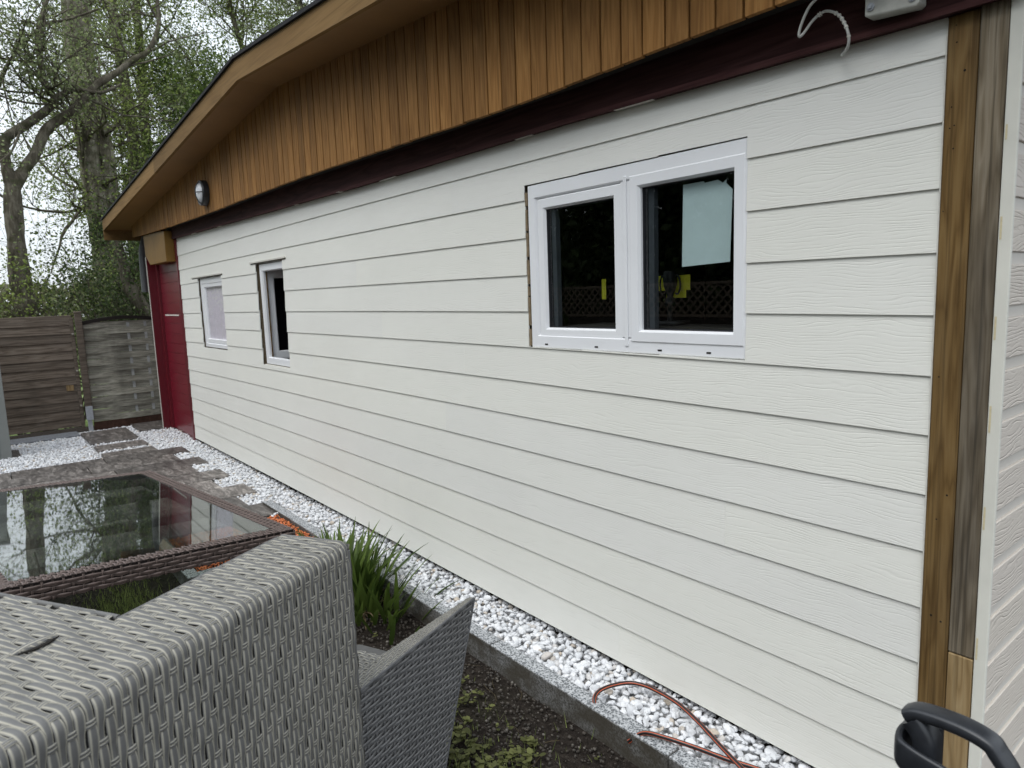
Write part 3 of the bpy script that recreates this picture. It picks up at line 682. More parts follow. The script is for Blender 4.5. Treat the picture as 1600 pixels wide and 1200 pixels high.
# ------------------------------------------------------------------ weaving
def weave(mb, surf, srange, urange, P, Rw, w1, w2, A=.0028, t=.0024, u0=0.0, u1=1.0, s0=0.0, s1=1.0, jitter=.0006):
    nc = int((u1 - u0) / P)
    for c_ in range(nc + 1):
        u = u0 + c_ * P + rng.normal(0, jitter)
        a, b = srange(u)
        if b - a < Rw * .5: continue
        ss_ = np.linspace(a, b, max(4, int((b - a) / (Rw / 7))))
        cc = np.cos(np.pi * (ss_ / Rw + c_)); cq = np.sign(cc) * np.abs(cc) ** .7
        um = u + .05 * P * np.sin(np.pi * ss_ / Rw * .5 + c_ * 2.1 + rng.normal(0, .4))
        p, N, U_, D_ = surf(um, ss_); mb.ribbon(p + N * (A * cq)[:, None], U_, N, w1 * (1 + .16 * cq), t)
    nr = int((s1 - s0) / Rw)
    for r_ in range(nr + 1):
        s_ = s0 + r_ * Rw; a, b = urange(s_)
        if b - a < P: continue
        uu = np.linspace(a, b, max(6, int((b - a) / (P / 6))))
        k0 = round(s_ / Rw)
        h = -A * np.cos(np.pi * (k0 + (uu - u0) / P)); dr = rng.normal(0, .03) * Rw
        for e_ in ((-.25, .25) if w2 > .009 else (0,)):
            p, N, U_, D_ = surf(uu, np.full(len(uu), s_ + dr + e_ * w2)); mb.ribbon(p + N * h[:, None], D_, N, w2 * (.52 if w2 > .009 else 1), t)

def fold_surface(O, U, Adir, H, W, rc_, s_start=0.0):
    """sheet: up the outer face (height H), over the top (width W), down the inner face. s measured from the outer bottom."""
    O, U, Adir = [np.array(v, float) for v in (O, U, Adir)]; Zv = np.array([0, 0, 1.])
    q = math.pi / 2 * rc_; L1 = H - rc_; L2 = L1 + q; 
    def surf(u, s):
        u = np.atleast_1d(u) * np.ones(len(np.atleast_1d(s))); s = np.atleast_1d(s); Wt = W(u) if callable(W) else np.full(len(u), W)
        L3 = L2 + (Wt - 2 * rc_); L4 = L3 + q
        a = np.where(s < L1, 0, np.where(s < L2, rc_ * (1 - np.cos((s - L1) / rc_)), np.where(s < L3, rc_ + (s - L2), np.where(s < L4, Wt - rc_ + rc_ * np.sin((s - L3) / rc_), Wt))))
        z = np.where(s < L1, s, np.where(s < L2, H - rc_ + rc_ * np.sin((s - L1) / rc_), np.where(s < L3, H, np.where(s < L4, H - rc_ + rc_ * np.cos((s - L3) / rc_), H - rc_ - (s - L4)))))
        th = np.where(s < L1, 0, np.where(s < L2, (s - L1) / rc_, np.where(s < L3, np.pi / 2, np.where(s < L4, np.pi / 2 + (s - L3) / rc_, np.pi))))
        N = -np.cos(th)[:, None] * Adir + np.sin(th)[:, None] * Zv
        D = np.sin(th)[:, None] * Adir + np.cos(th)[:, None] * Zv
        p = O + u[:, None] * U + a[:, None] * Adir + z[:, None] * Zv
        return p, N, np.broadcast_to(U, N.shape), D
    return surf, L2
# --- foreground grey wicker armchair
n2 = np.array([-.863, -.505, 0]); Ud = np.array([.505, -.863, 0]); GZ = -.10
Rp = np.array([-.793, -1.301, GZ]); Hc = .95 - GZ
WB0, WB1, UE = .455, .98, 1.02
ch = thing('wicker_armchair', 'big grey wicker lounge chair with flat wide arms in the near left corner', 'chair', tuple(Rp + .4 * Ud + .2 * n2))
W_f = lambda u: np.where(u > WB0, .80, .205)
surf, L2 = fold_surface(Rp, Ud, n2, Hc, W_f, .022)
Pc, Rc = .0152, .041
q = MB()
stot = lambda u: L2 + (float(W_f(np.array(u))) - .044) + .0345 + (.45 if u <= WB0 else .5)
def ur(s):
    if s <= L2 + .175: return (0.0, UE)
    if s <= L2 + .80: return ((WB0, UE) if s > L2 + .21 + .0 else (0, UE))
    return (WB0, UE)
weave(q, surf, lambda u: (.12, stot(u)), lambda s: ur(s), Pc, Rc, .0156, .0125, A=.0017, t=.0028, u0=0.0, u1=UE, s0=.15, s1=L2 + 1.2)
build('arm_weave', q, M['wicker_grey'], ch, smooth=True)
# inner face of the arm
q = MB(); n_in = n2
def flat_surface(O, U, D, N):
    O, U, D, N = [np.array(v, float) for v in (O, U, D, N)]
    def f(u, s):
        u = np.atleast_1d(u) * np.ones(len(np.atleast_1d(s))); s = np.atleast_1d(s) * np.ones(len(u))
        p = O + u[:, None] * U + s[:, None] * D; o = np.ones((len(u), 1)); return p, o * N, o * U, o * D
    return f
# end face of the arm
endf = flat_surface(Rp + n2 * .006 - Ud * .014, n2, (0, 0, 1), -Ud)
weave(q, endf, lambda u: (.12, Hc - .006), lambda s: (0, .195), Pc, Rc, .0156, .0125, A=.0017, t=.0028, u0=.0, u1=.195, s0=.15, s1=Hc - .01)
backf = flat_surface(Rp + Ud * (WB0 - .012) + n2 * .21, n2, (0, 0, 1), -Ud)
weave(q, backf, lambda u: (.12, Hc - .008), lambda s: (0, .58), Pc, Rc, .0156, .0125, A=.0017, t=.0028, u0=.0, u1=.58, s0=.15, s1=Hc - .01)
cA = Rp - Ud * .010 + n2 * .003
q.tube([cA + np.array([0, 0, .11]), cA + np.array([0, 0, Hc * .6]), cA + np.array([0, 0, Hc - .020])], .0062, 8, a=.3)
q.tube([cA + n2 * .004 + np.array([0, 0, Hc - .018]), cA + n2 * .010 + np.array([0, 0, Hc - .009]), cA + n2 * .020 + np.array([0, 0, Hc - .004]), cA + n2 * .10 + np.array([0, 0, Hc - .003]), cA + n2 * .195 + np.array([0, 0, Hc - .004])], .0062, 8, a=.3)
cB = Rp + Ud * (WB0 - .006) + n2 * .205 + np.array([0, 0, Hc - .003]); q.tube([cB, cB + n2 * .58], .006, 8, a=.3)
cC = Rp + n2 * .202 + np.array([0, 0, Hc - .006]); q.tube([cC, cC + Ud * WB0], .006, 8, a=.3)
build('end_weave', q, M['wicker_grey'], ch, smooth=True)
q = MB()
q.obox(Rp + Ud * -.006 + n2 * .006 + np.array([0, 0, .10]), Ud * (UE), n2 * .193, (0, 0, Hc - .106))
q.obox(Rp + Ud * (WB0 - .004) + n2 * .2 + np.array([0, 0, .10]), Ud * (UE - WB0 + .002), n2 * .59, (0, 0, Hc - .1065))
build('frame_core', q, M['core'], ch)
for (a, b) in ((.03, .05), (.9, .05), (.9, .7), (.03, .5)):
    q = MB(); p = Rp + Ud * a + n2 * b; q.tube([p, p + np.array([0, 0, .14])], .02, 10); build('leg', q, M['core'], ch)
q = MB(); q.obox(Rp + Ud * .03 + n2 * .21 + np.array([0, 0, .33]), Ud * .42, n2 * .55, (0, 0, .07)); build('seat', q, M['core'], ch, bevel=.02)
# worn, lifted strand on the flat arm
q = MB(); c0 = np.array([-.725, -1.895, .9548]); d0 = np.array([.03, -.062, 0]); 
cp_ = catmull([c0, c0 + d0 * .3 + (0.004, .002, .006), c0 + d0 * .7 + (.004, .002, .007), c0 + d0 * 1.05 + (0, 0, .001)], 6); nn = np.tile(np.array([0, 0, 1.]), (len(cp_), 1)); ww = np.tile(n2, (len(cp_), 1))
q.ribbon(cp_, ww, nn, .011, .0026); 
build('loose_strand', q, M['wicker_grey'], ch, smooth=True)
q = MB(); c1 = c0 + np.array([.013, .006, 0.0008]); q.poly_prism([c1, c1 + d0 * .35 + (0.009, .005, 0), c1 + d0 * .7 + (.009, .005, 0), c1 + d0, c1 + d0 * .7 + (.002, .001, 0), c1 + d0 * .35 + (.002, .001, 0)], (0, 0, .0025)); build('tear_gap', q, M['darkgap'], ch)

# --- second, charcoal chair
T = np.array([-1.112, -.717, 0]); dC = np.array([.412, -.911, 0]); nC = np.array([-.911, -.412, 0]); Hh = .516; SC = 1.22; UL = .625
c2 = thing('wicker_armchair', 'smaller charcoal wicker chair with slanted pointed arm beside the planting bed', 'chair', tuple(T + dC * .3 + np.array([0, 0, GZ])))
lean = lambda z: (Hh - z) * .475
q = MB(); outf = flat_surface(T, dC, (0, 0, 1), -nC)
P2, R2 = .0125, .036      # long strands run along the arm
z = .02
def w2(mb):
    nrow = int((Hh - .04) / P2)
    for r_ in range(nrow):
        z = Hh - .005 - r_ * P2; a = max(0, lean(z)); uu = np.arange(a, UL, R2 / 7)
        cc = np.cos(np.pi * (uu / R2 + r_)); cq = np.sign(cc) * np.abs(cc) ** .7; p, N, U_, D_ = outf(uu, np.full(len(uu), z)); mb.ribbon(p + N * (.0022 * cq)[:, None], D_, N, P2 * .86 * (1 + .15 * cq), .0028)
    for j, u in enumerate(np.arange(R2, UL, R2)):
        zz = np.arange(.03, Hh - .003, P2 / 5); zz = zz[u >= (Hh - zz) * .475 - .002]
        if len(zz) < 4: continue
        h = -.0022 * np.cos(np.pi * (j + 1 + (Hh - .005 - zz) / P2)); p, N, U_, D_ = outf(np.full(len(zz), u), zz); mb.ribbon(p + N * h[:, None], U_, N, .0075, .0028)
w2(q)
pe = []     # strand finishing the slanted edge
zz = np.linspace(.03, Hh, 30); pe = np.array([T + dC * lean(z) + np.array([0, 0, z]) - nC * .002 for z in zz]); q.tube(pe, .004, 6, a=.5); q.tube([T + dC * u_ - nC * .001 + np.array([0, 0, Hh + .001]) for u_ in (0, UL)], .004, 6, a=.4)
build('arm_weave', q, M['wicker_char'], c2, smooth=True)
thk = lambda u: .016 + .050 * min(1, u / .50)
q = MB()      # top of the arm: lengthwise and crosswise strands
uu = np.linspace(0.0, UL, 110)
for k in range(6):
    f = (k + .5) / 6; pts = np.array([T + dC * u + nC * (thk(u) * f) + np.array([0, 0, Hh + .002 + .0016 * math.cos(math.pi * (u / .02 + k))]) for u in uu])
    wv_ = np.array([nC * (thk(u) / 6 / .0115 * .95) for u in uu]); q.ribbon(pts, wv_, np.tile([0, 0, 1.], (len(uu), 1)), .0115, .002)
for j, u in enumerate(np.arange(.02, UL, .02)):
    pts = np.array([T + dC * u + nC * (thk(u) * f) + np.array([0, 0, Hh + .002 - .0016 * math.cos(math.pi * (j + 1 + f * 6 - .5))]) for f in np.linspace(0, 1, 13)])
    q.ribbon(pts, np.tile(dC, (13, 1)), np.tile([0, 0, 1.], (13, 1)), .008, .002)
# back rest top, running away from the arm
I0 = T + dC * .430 + nC * .050; dB = np.array([-.896, -.444, 0]); 
for k in range(12):
    f = (k + .5) / 12; a = I0 + dC * (.15 * f); pts = np.array([a + dB * u + np.array([0, 0, Hh + .0025 + .0018 * math.cos(math.pi * (u / .018 + k))]) for u in np.linspace(0, .5, 84)])
    q.ribbon(pts, np.tile(dC, (84, 1)), np.tile([0, 0, 1.], (84, 1)), .0132, .002)
for j, u in enumerate(np.arange(.009, .5, .018)):
    pts = np.array([I0 + dC * (.15 * f) + dB * u + np.array([0, 0, Hh + .0025 - .0018 * math.cos(math.pi * (j + f * 12))]) for f in np.linspace(0, 1, 19)])
    q.ribbon(pts, np.tile(dB, (19, 1)), np.tile([0, 0, 1.], (19, 1)), .008, .002)
build('top_weave', q, M['wicker_grey'], c2, smooth=True)
q = MB()
top = [T + nC * .004, T + dC * UL + nC * .004, T + dC * UL + nC * .062, T + dC * .50 + nC * .062, T + nC * .012]
bot = [T + dC * .245 + nC * .004, T + dC * UL + nC * .004, T + dC * UL + nC * .062, T + dC * .50 + nC * .062, T + dC * .245 + nC * .012]
Vt = [p + np.array([0, 0, Hh - .001]) for p in top]; Vb = [p + np.array([0, 0, .03]) for p in bot]
q.add(Vt + Vb, [(0, 1, 2, 3, 4)]); q.add(Vt + Vb, [(5, 9, 8, 7, 6)]); q.add(Vt + Vb, [(i, i + 5, (i + 1) % 5 + 5, (i + 1) % 5) for i in range(5)])
q.obox(I0 + np.array([0, 0, .03]), dB * .5, dC * .15, (0, 0, Hh - .031))
build('frame_core', q, M['core'], c2, recalc=True)
q = MB(); q.obox(T + dC * .0 + nC * .07 + np.array([0, 0, .20]), nC * .45, dC * .42, (0, 0, .05)); build('seat', q, M['core'], c2, bevel=.015)
for (a, b) in ((.36, .03), (.57, .03), (.57, .5), (.36, .5)):
    q = MB(); p = T + dC * a + nC * b + np.array([0, 0, GZ]); q.tube([p, p + np.array([0, 0, .16])], .015, 10); build('leg', q, M['core'], c2)

# --- brown wicker table with glass top
Nt = np.array([-.012, .054, 1.]); Nt /= np.linalg.norm(Nt)
e1 = np.array([0.9907, 0.1363, 0.0045]); e2 = np.array([0.0414, -0.9977, 0.0544]); e2 /= np.linalg.norm(e2)
Q2 = np.array([-2.4835, -0.8128, 0.4300]); LT, WT = 1.940, 1.19; Q1 = Q2 - e1 * LT
tb = thing('wicker_table', 'brown wicker garden table with rectangular glass top', 'table', tuple((Q1 + e1 * LT / 2 + e2 * WT / 2) * (1, 1, 0) + np.array([0, 0, GZ])))
rimw = .078; RH = .080
q = MB()
def rim(p0, d, n_in, L, side_n):
    topf = flat_surface(p0 + Nt * .003, d, n_in, Nt)
    weave(q, topf, lambda u: (0, rimw), lambda s: (0, L), .0175, .026, .0145, .0085, A=.0020, t=.0024, u0=0.008, u1=L - .008, s0=.008, s1=rimw)
    sidef = flat_surface(p0 - Nt * RH, Nt, d, side_n)
    weave(q, sidef, lambda u: (0, L), lambda s: (0, RH), .0185, .034, .0160, .0085, A=.0028, t=.0030, u0=.010, u1=RH - .002, s0=.0, s1=L)
rim(Q2, e2, -e1, WT, e1); rim(Q1, e1, e2, LT, -e2); rim(Q1, e2, e1, WT, -e1); rim(Q1 + e2 * WT, e1, -e2, LT, e2)
build('rim_weave', q, M['wicker_brown'], tb, smooth=True)
q = MB()
zz = -Nt * (RH - .002); hh = Nt * (RH - .002); th_ = .003
q.obox(Q1 + e1 * th_ + e2 * th_ + zz, e1 * (LT - 2 * th_), e2 * (rimw - th_), hh); q.obox(Q1 + e1 * th_ + e2 * (WT - rimw) + zz, e1 * (LT - 2 * th_), e2 * (rimw - th_), hh)
q.obox(Q1 + e1 * th_ + e2 * rimw + zz, e1 * (rimw - th_), e2 * (WT - 2 * rimw), hh); q.obox(Q1 + e1 * (LT - rimw) + e2 * rimw + zz, e1 * (rimw - th_), e2 * (WT - 2 * rimw), hh)
build('rim_core', q, M['core_brown'], tb)
q = MB(); q.obox(Q1 + e1 * (rimw + .001) + e2 * (rimw + .001) - Nt * .001, e1 * (LT - 2 * rimw - .002), e2 * (WT - 2 * rimw - .002), Nt * .006); build('glass_top', q, M['table_glass'], tb)
for f in (.30, .62):
    q = MB(); q.obox(Q1 + e2 * rimw + e1 * (LT * f - .02) - Nt * .06, e2 * (WT - 2 * rimw), e1 * .04, Nt * .045); build('cross_bar', q, M['wicker_brown'], tb, bevel=.004)
for a in (.09, LT - .09):
    for b in (.09, WT - .50, WT - .09)[::2]:
        q = MB(); p = Q1 + e1 * a + e2 * b; q.obox(np.array([p[0] - .035, p[1] - .035, GZ - .01]), (.07, 0, 0), (0, .07, 0), (0, 0, p[2] - .1 - GZ)); build('leg', q, M['wicker_brown'], tb, bevel=.006)
# rain drops on the glass rim
# ------------------------------------------------------------------ hose
hp = catmull([(-.96, -.275, -.05), (-1.005, -.262, .004), (-1.02, -.20, .016), (-.985, -.11, .02), (-.93, -.075, .022), (-.86, -.065, .022), (-.76, -.072, .022), (-.64, -.11, .022), (-.53, -.155, .022), (-.44, -.19, .022), (-.30, -.24, .02), (-.1, -.29, .02), (.15, -.33, .0)], 10)
hp2 = catmull([(-.80, -.30, -.04), (-.75, -.278, .008), (-.68, -.252, .016), (-.58, -.215, .014), (-.48, -.185, .012), (-.40, -.15, .008), (-.25, -.12, .012), (.1, -.10, .01)], 10)
t = NT('hose', .35, .5); r_ = t.rnd(); t.col(t.ramp(r_, (.45, (.012, .011, .012)), (.55, (.50, .095, .035)))); M['hose'] = t.m
q = MB()
for P__ in (hp, hp2):
    n = 16; k = len(P__); tmp = MB(); tmp.tube(P__, .0078, n, cap=False); q.add(tmp.V[0], tmp.F[0], np.tile(np.isin(np.arange(n) % 4, (1,)).astype(float), k))
tag(build('garden_hose', q, M['hose'], smooth=True), 'black garden hose with orange stripes looping over the white pebbles', 'hose')

# ------------------------------------------------------------------ black plastic cart handle, lower right
ct = thing('handcart', 'black plastic cart handle at the bottom right corner below the posts', 'handcart', (.36, -.75, GZ))
def rect_tube(mb, P, w_, h_, wdir):
    P = np.asarray(P, float); T_ = np.gradient(P, axis=0); T_ /= np.linalg.norm(T_, axis=1)[:, None]
    Wd = np.tile(np.array(wdir, float), (len(P), 1)); Nn = np.cross(T_, Wd); Nn /= np.linalg.norm(Nn, axis=1)[:, None]
    an = np.linspace(0, 2 * np.pi, 16, endpoint=False); sx = np.sign(np.cos(an)) * np.abs(np.cos(an)) ** .6; sy = np.sign(np.sin(an)) * np.abs(np.sin(an)) ** .6
    V = P[:, None] + Wd[:, None] * (sx * w_ / 2)[None, :, None] + Nn[:, None] * (sy * h_ / 2)[None, :, None]
    k = len(P); i = np.arange(k - 1)[:, None] * 16; j = np.arange(16)[None]; j2 = (j + 1) % 16
    mb.add(V.reshape(-1, 3), np.stack([i + j, i + j2, i + 16 + j2, i + 16 + j], -1).reshape(-1, 4))
    mb.add(V[0], [tuple(range(16))]); mb.add(V[-1], [tuple(range(16))[::-1]])
q = MB(); rect_tube(q, catmull([(.258, -.75, .785), (.275, -.75, .795), (.31, -.75, .800), (.35, -.75, .800), (.380, -.75, .793), (.392, -.75, .780), (.41, -.75, .755), (.44, -.75, .70), (.46, -.75, .60), (.46, -.75, .3)], 6), .044, .023, (0, 1, 0)); build('handle', q, M['plastic_blk'], ct, smooth=True)
q = MB(); rect_tube(q, catmull([(.268, -.75, .782), (.285, -.75, .76), (.29, -.75, .73), (.29, -.75, .6), (.29, -.75, .3)], 5), .050, .040, (0, 1, 0)); build('bracket', q, M['plastic_blk'], ct, smooth=True)
q = MB(); lz = .735; rect_tube(q, catmull([(.30, -.715, lz), (.268, -.715, lz - .002), (.250, -.735, lz - .004), (.250, -.765, lz - .008), (.268, -.785, lz - .012), (.33, -.79, lz - .02), (.42, -.79, lz - .03)], 6), .052, .014, (0, 0, 1)); build('grip_loop', q, M['plastic_blk'], ct, smooth=True)
q = MB(); q.box(.245, .50, -.84, -.64, GZ + .08, .45); build('body', q, M['plastic_blk'], ct, bevel=.03)
q = MB(); q.obox((.222, -.80, .60), (.02, 0, .065), (0, .07, 0), (.03, 0, -.008)); build('latch', q, M['plastic_blk'], ct, bevel=.006)
for s_ in (-.87, -.61):
    q = MB(); q.tube([(.36, s_ - .018, GZ + .09), (.36, s_ + .018, GZ + .09)], .09, 24); build('wheel', q, M['rubber'], ct)

# ------------------------------------------------------------------ fence, gate, cabinet
FX = -9.60
gt = thing('fence_panel', 'dark brown closed-board fence panel left of the fence post', 'fence panel', (FX, -1.3, 0))
q = MB(); z = .03; k = 0
while z < 1.36:
    h_ = .122; t0 = FX + .004 + random.uniform(-.001, .001)
    q.obox((t0 + .016, -2.9, z - .0), (0, 2.02, random.uniform(.0, .005)), (-.012, 0, .003), (-.013, 0, h_), random.random()); z += .108; k += 1
q.box(FX + .001, FX + .014, -2.9, -.90, 1.35, 1.395, .3)
build('boards', q, M['fence'], gt, bevel=.003)
q = MB()
q.box(FX + .012, FX + .035, -.905, -.865, -.01, 1.43, .2)
build('stile', q, M['fence'], gt, bevel=.003)
for z in (.30, .75, 1.22): q = MB(); q.tube([(FX + .036, -.885, z), (FX + .046, -.885, z)], .012, 10); build('bolt', q, M['bolt'], gt)
q = MB(); q.box(FX + .016, FX + .022, -1.02, -.94, .50, .57); build('patch_block', q, M['post_fresh'], gt)
ps = thing('fence_post', 'square timber fence post with small cap between the two panels', 'fence post', (FX, -.80, 0))
q = MB(); q.box(FX - .03, FX + .05, -.842, -.768, .10, 1.47, .6); build('post', q, M['fence'], ps, bevel=.005)
q = MB(); q.box(FX - .035, FX + .055, -.847, -.763, 1.471, 1.50, .6); build('cap', q, M['fence'], ps, bevel=.01)
q = MB(); q.box(FX + .052, FX + .056, -.845, -.765, .10, .28); q.box(FX + .0, FX + .03, -.83, -.78, -.12, .10); build('post_shoe', q, M['galv'], ps, bevel=.003)
wp = thing('fence_panel', 'pale woven slat fence panel with arched dark top beside the red wall', 'fence panel', (FX, -.3, 0))
arch = lambda y: 1.335 + .055 * math.sin(max(0, min(1, (y + .77) / .95)) * math.pi)
q = MB(); z = .06; k = 0
while z < 1.34:
    n = 40; yy_ = np.linspace(-.765, .20, n); ph = (yy_ + .25) / .50
    off = .015 * np.cos(np.pi * ph + math.pi * k); zt_ = np.minimum(z + .079, [arch(v) for v in yy_])
    V = np.concatenate([np.stack([FX + off + .004, yy_, np.full(n, z)], -1), np.stack([FX + off + .004, yy_, zt_], -1), np.stack([FX + off - .004, yy_, zt_], -1), np.stack([FX + off - .004, yy_, np.full(n, z)], -1)])
    F = [(a * n + i, a * n + i + 1, ((a + 1) % 4) * n + i + 1, ((a + 1) % 4) * n + i) for a in range(4) for i in range(n - 1)]
    q.add(V, F, random.random()); z += .081; k += 1
build('slats', q, M['fence_pale'], wp, smooth=False)
M['stile_pale'] = mat_flat('stile_pale', (.34, .35, .34), .8, .2, .2, 30)
each('stile', [(FX - .006, FX + .006, yy_ - .016, yy_ + .016, .06, 1.335) for yy_ in (-.25, -.045, .19)], M['stile_pale'], wp)
q = MB(); n = 24; yy_ = np.linspace(-.77, .22, n)
for a, b in zip(yy_[:-1], yy_[1:]):
    za, zb_ = arch(a), arch(b); q.add([(FX + x_, y_, z_ + dz) for (y_, z_) in ((a, za), (b, zb_)) for x_ in (-.03, .03) for dz in (-.01, .035)], [(0, 1, 3, 2), (4, 6, 7, 5), (0, 4, 5, 1), (2, 3, 7, 6), (0, 2, 6, 4), (1, 5, 7, 3)])
build('arched_cap', q, mat_flat('cap_dark', (.018, .014, .012), .8, .2), wp)
q = MB(); q.box(FX - .012, FX + .012, -.765, .22, -.09, .058); build('bottom_board', q, mat_flat('bb', (.05, .026, .018), .85, .2, .3, 30), wp)
cbn = thing('garden_cabinet', 'grey metal garden cabinet at the left edge on the white gravel', 'cabinet', (-8.6, -2.1, 0))
q = MB(); q.box(-8.90, -8.30, -2.6, -1.70, -.04, 1.75); build('body', q, M['cabinet'], cbn, bevel=.006)
q = MB(); q.box(-8.2975, -8.288, -2.52, -1.80, .02, 1.68); build('door', q, M['cabinet'], cbn, bevel=.003)
q = MB(); q.box(-8.287, -8.268, -2.44, -2.42, .8, .95); build('handle', q, M['galv'], cbn)
q = MB(); q.box(-8.93, -8.27, -2.63, -1.67, 1.752, 1.785); build('roof', q, M['cabinet'], cbn, bevel=.005)

# ------------------------------------------------------------------ vegetation
def leaf_quads(mb, P, size, flat=0.0, var=.35):
    P = np.asarray(P, float); n = len(P)
    if n == 0: return
    a = rng.normal(size=(n, 3)); a /= np.linalg.norm(a, axis=1)[:, None]
    b = rng.normal(size=(n, 3)); b[:, 2] *= (1 - flat); b = np.cross(a, b); b /= np.linalg.norm(b, axis=1)[:, None]
    s = size * rng.uniform(1 - var, 1 + var, n)[:, None]
    V = np.stack([P, P + a * s * .5 + b * s * .3, P + a * s, P + a * s * .5 - b * s * .3], 1).reshape(-1, 3)
    F = np.arange(4 * n).reshape(n, 4); mb.add(V, F, np.repeat(rng.random(n), 4))
def branch(wood, L, p, d, length, rad, lvl, maxl, leafn, up=.15, leafspread=.12, sides=5):
    n = max(3, int(length / .18)); pts = [p]; d = d / np.linalg.norm(d)
    for i in range(n):
        d = d + rng.normal(0, .16, 3) + np.array([0, 0, up * .3]); d /= np.linalg.norm(d); pts.append(pts[-1] + d * length / n)
    pts = np.array(pts); rr = np.linspace(rad, rad * .35, n + 1); wood.tube(pts, rr, sides if lvl == 0 else (4 if lvl == 1 else 3), cap=False)
    if lvl >= maxl - 1:
        k = rng.integers(max(1, leafn // 2), leafn + 1)
        idx = rng.integers(max(1, n // 4), n + 1, k); L.extend(pts[idx] + rng.normal(0, leafspread, (k, 3)))
    if lvl < maxl:
        kids = {0: 6, 1: 5, 2: 3}.get(lvl, 2)
        for _ in range(kids):
            i = rng.integers(max(1, n // 4), n + 1); dd = d * .5 + rng.normal(0, .55, 3); dd[2] += up
            branch(wood, L, pts[i], dd, length * rng.uniform(.4, .65), max(rr[i] * .55, .003), lvl + 1, maxl, leafn, up, leafspread)
def tree(name, label, stems, crownspec, bark, leaf, leafsize, leafn=26, spread=.14, ivy=None, group=None, cat='tree', up=.15, maxl=2):
    base = stems[0][0][0]
    o = thing(name, label, cat, tuple(base), group); wood = MB(); L = []
    for (P_, r0, r1) in stems:
        C_ = catmull(P_, 5); wood.tube(C_, np.linspace(r0, r1, len(C_)) * (1 + .06 * rng.normal(size=len(C_))), 12, cap=False)
    tw = MB()
    for (p, d, ln, rad) in crownspec: branch(tw, L, np.array(p, float), np.array(d, float), ln, rad, 0, maxl, leafn, up, spread)
    build('trunk', wood, M[bark], o, smooth=True)
    if tw.n: build('branches', tw, M['bark'], o, smooth=True)
    lf = MB(); leaf_quads(lf, L, leafsize)
    if lf.n: build('crown', lf, M[leaf], o)
    if ivy:
        iv = MB(); pts = []
        for (P_, n, sp) in ivy:
            C_ = catmull(P_, 6); i = rng.integers(0, len(C_), n); pts.append(C_[i] + rng.normal(0, sp, (n, 3)))
        leaf_quads(iv, np.concatenate(pts), .075); build('ivy', iv, M['leaf_dark'], o)
    return o
def along(P_, n, lo, hi, ln, rad, bias=(0, 0, .3), sp=1.0):
    C_ = catmull(P_, 8); o = []
    for _ in range(n):
        i = int(rng.uniform(lo, hi) * (len(C_) - 1)); d = rng.normal(0, sp, 3) + np.array(bias); o.append((C_[i], d, ln * rng.uniform(.6, 1.2), rad)) 
    return o
G0 = -.5
PL = [(-15, .56, G0), (-15, .53, 1.34), (-15, .49, 2.04), (-15, .42, 2.79), (-15, .35, 3.53), (-15, .31, 4.25), (-15, .28, 5.66), (-15, .27, 7.04), (-15, .29, 9.5)]
PR = [(-15, .46, 2.6), (-15, .55, 3.17), (-15, .60, 3.91), (-15, .58, 4.76), (-15, .51, 5.41), (-15, .45, 6.04), (-15, .50, 7.6), (-15, .6, 9.6)]
tree('poplar_tree', 'tall twin-stemmed pale poplar leaning behind the fence, ivy at its foot', [(PL, .36, .12), (PR, .17, .11)],
     along(PL, 16, .45, 1, 1.9, .035, (0, 0, .4)) + along(PR, 14, .3, 1, 1.8, .03, (0, .2, .4)), 'bark_poplar', 'leaf_spring', .055, 9, .12,
     ivy=[([(-14.8, .55, -.3), (-14.8, .53, 1.3), (-14.8, .5, 1.9)], 1500, .28), ([(-14.75, .35, 2.6), (-14.7, .28, 2.95), (-14.75, .35, 3.2)], 500, .12)])
FKt = [(-12.5, -1.08, G0), (-12.5, -1.14, 1.39), (-12.5, -1.18, 1.98), (-12.5, -1.17, 2.57), (-12.5, -1.15, 3.15), (-12.5, -1.13, 3.40)]
FL = [(-12.5, -1.13, 3.35), (-12.5, -1.17, 3.73), (-12.5, -1.18, 4.00), (-12.5, -1.10, 4.18), (-12.5, -.86, 4.37), (-12.5, -.55, 4.65), (-12.5, -.44, 4.81), (-12.5, -.55, 5.03), (-12.5, -.57, 5.41), (-12.5, -.55, 5.79), (-12.5, -.39, 6.3)]
FR = [(-12.5, -1.13, 3.38), (-12.5, -.95, 3.70), (-12.5, -.78, 3.95), (-12.5, -.61, 4.31), (-12.5, -.34, 4.56), (-12.5, -.20, 4.68), (-12.5, 0, 4.92), (-12.5, .20, 5.15), (-12.5, .45, 5.34), (-12.5, .76, 5.62), (-12.5, .99, 5.80), (-12.5, 1.18, 6.23), (-12.5, 1.20, 6.8)]
FX2 = [(-12.5, -.44, 4.81), (-12.5, -.25, 4.95), (-12.5, -.05, 5.0), (-12.4, .2, 4.98), (-12.4, .5, 5.15)]
FY = [(-12.5, -1.18, 3.9), (-12.6, -1.3, 4.3), (-12.6, -1.15, 4.9), (-12.6, -.9, 5.4), (-12.6, -.5, 5.9), (-12.6, -.1, 6.1), (-12.5, .3, 6.3)]
tree('forked_tree', 'gnarled forked tree with crossing mossy limbs at the far left', [(FKt, .15, .115), (FL, .085, .035), (FR, .09, .03), (FX2, .05, .02), (FY, .04, .015)],
     along(FL, 14, .2, 1, 1.2, .022, (0, -.1, .2)) + along(FR, 14, .25, 1, 1.2, .02, (0, 0, .3)) + along(FY, 8, .2, 1, 1.1, .015, (0, 0, .3)), 'bark', 'leaf_grey', .05, 8, .11)
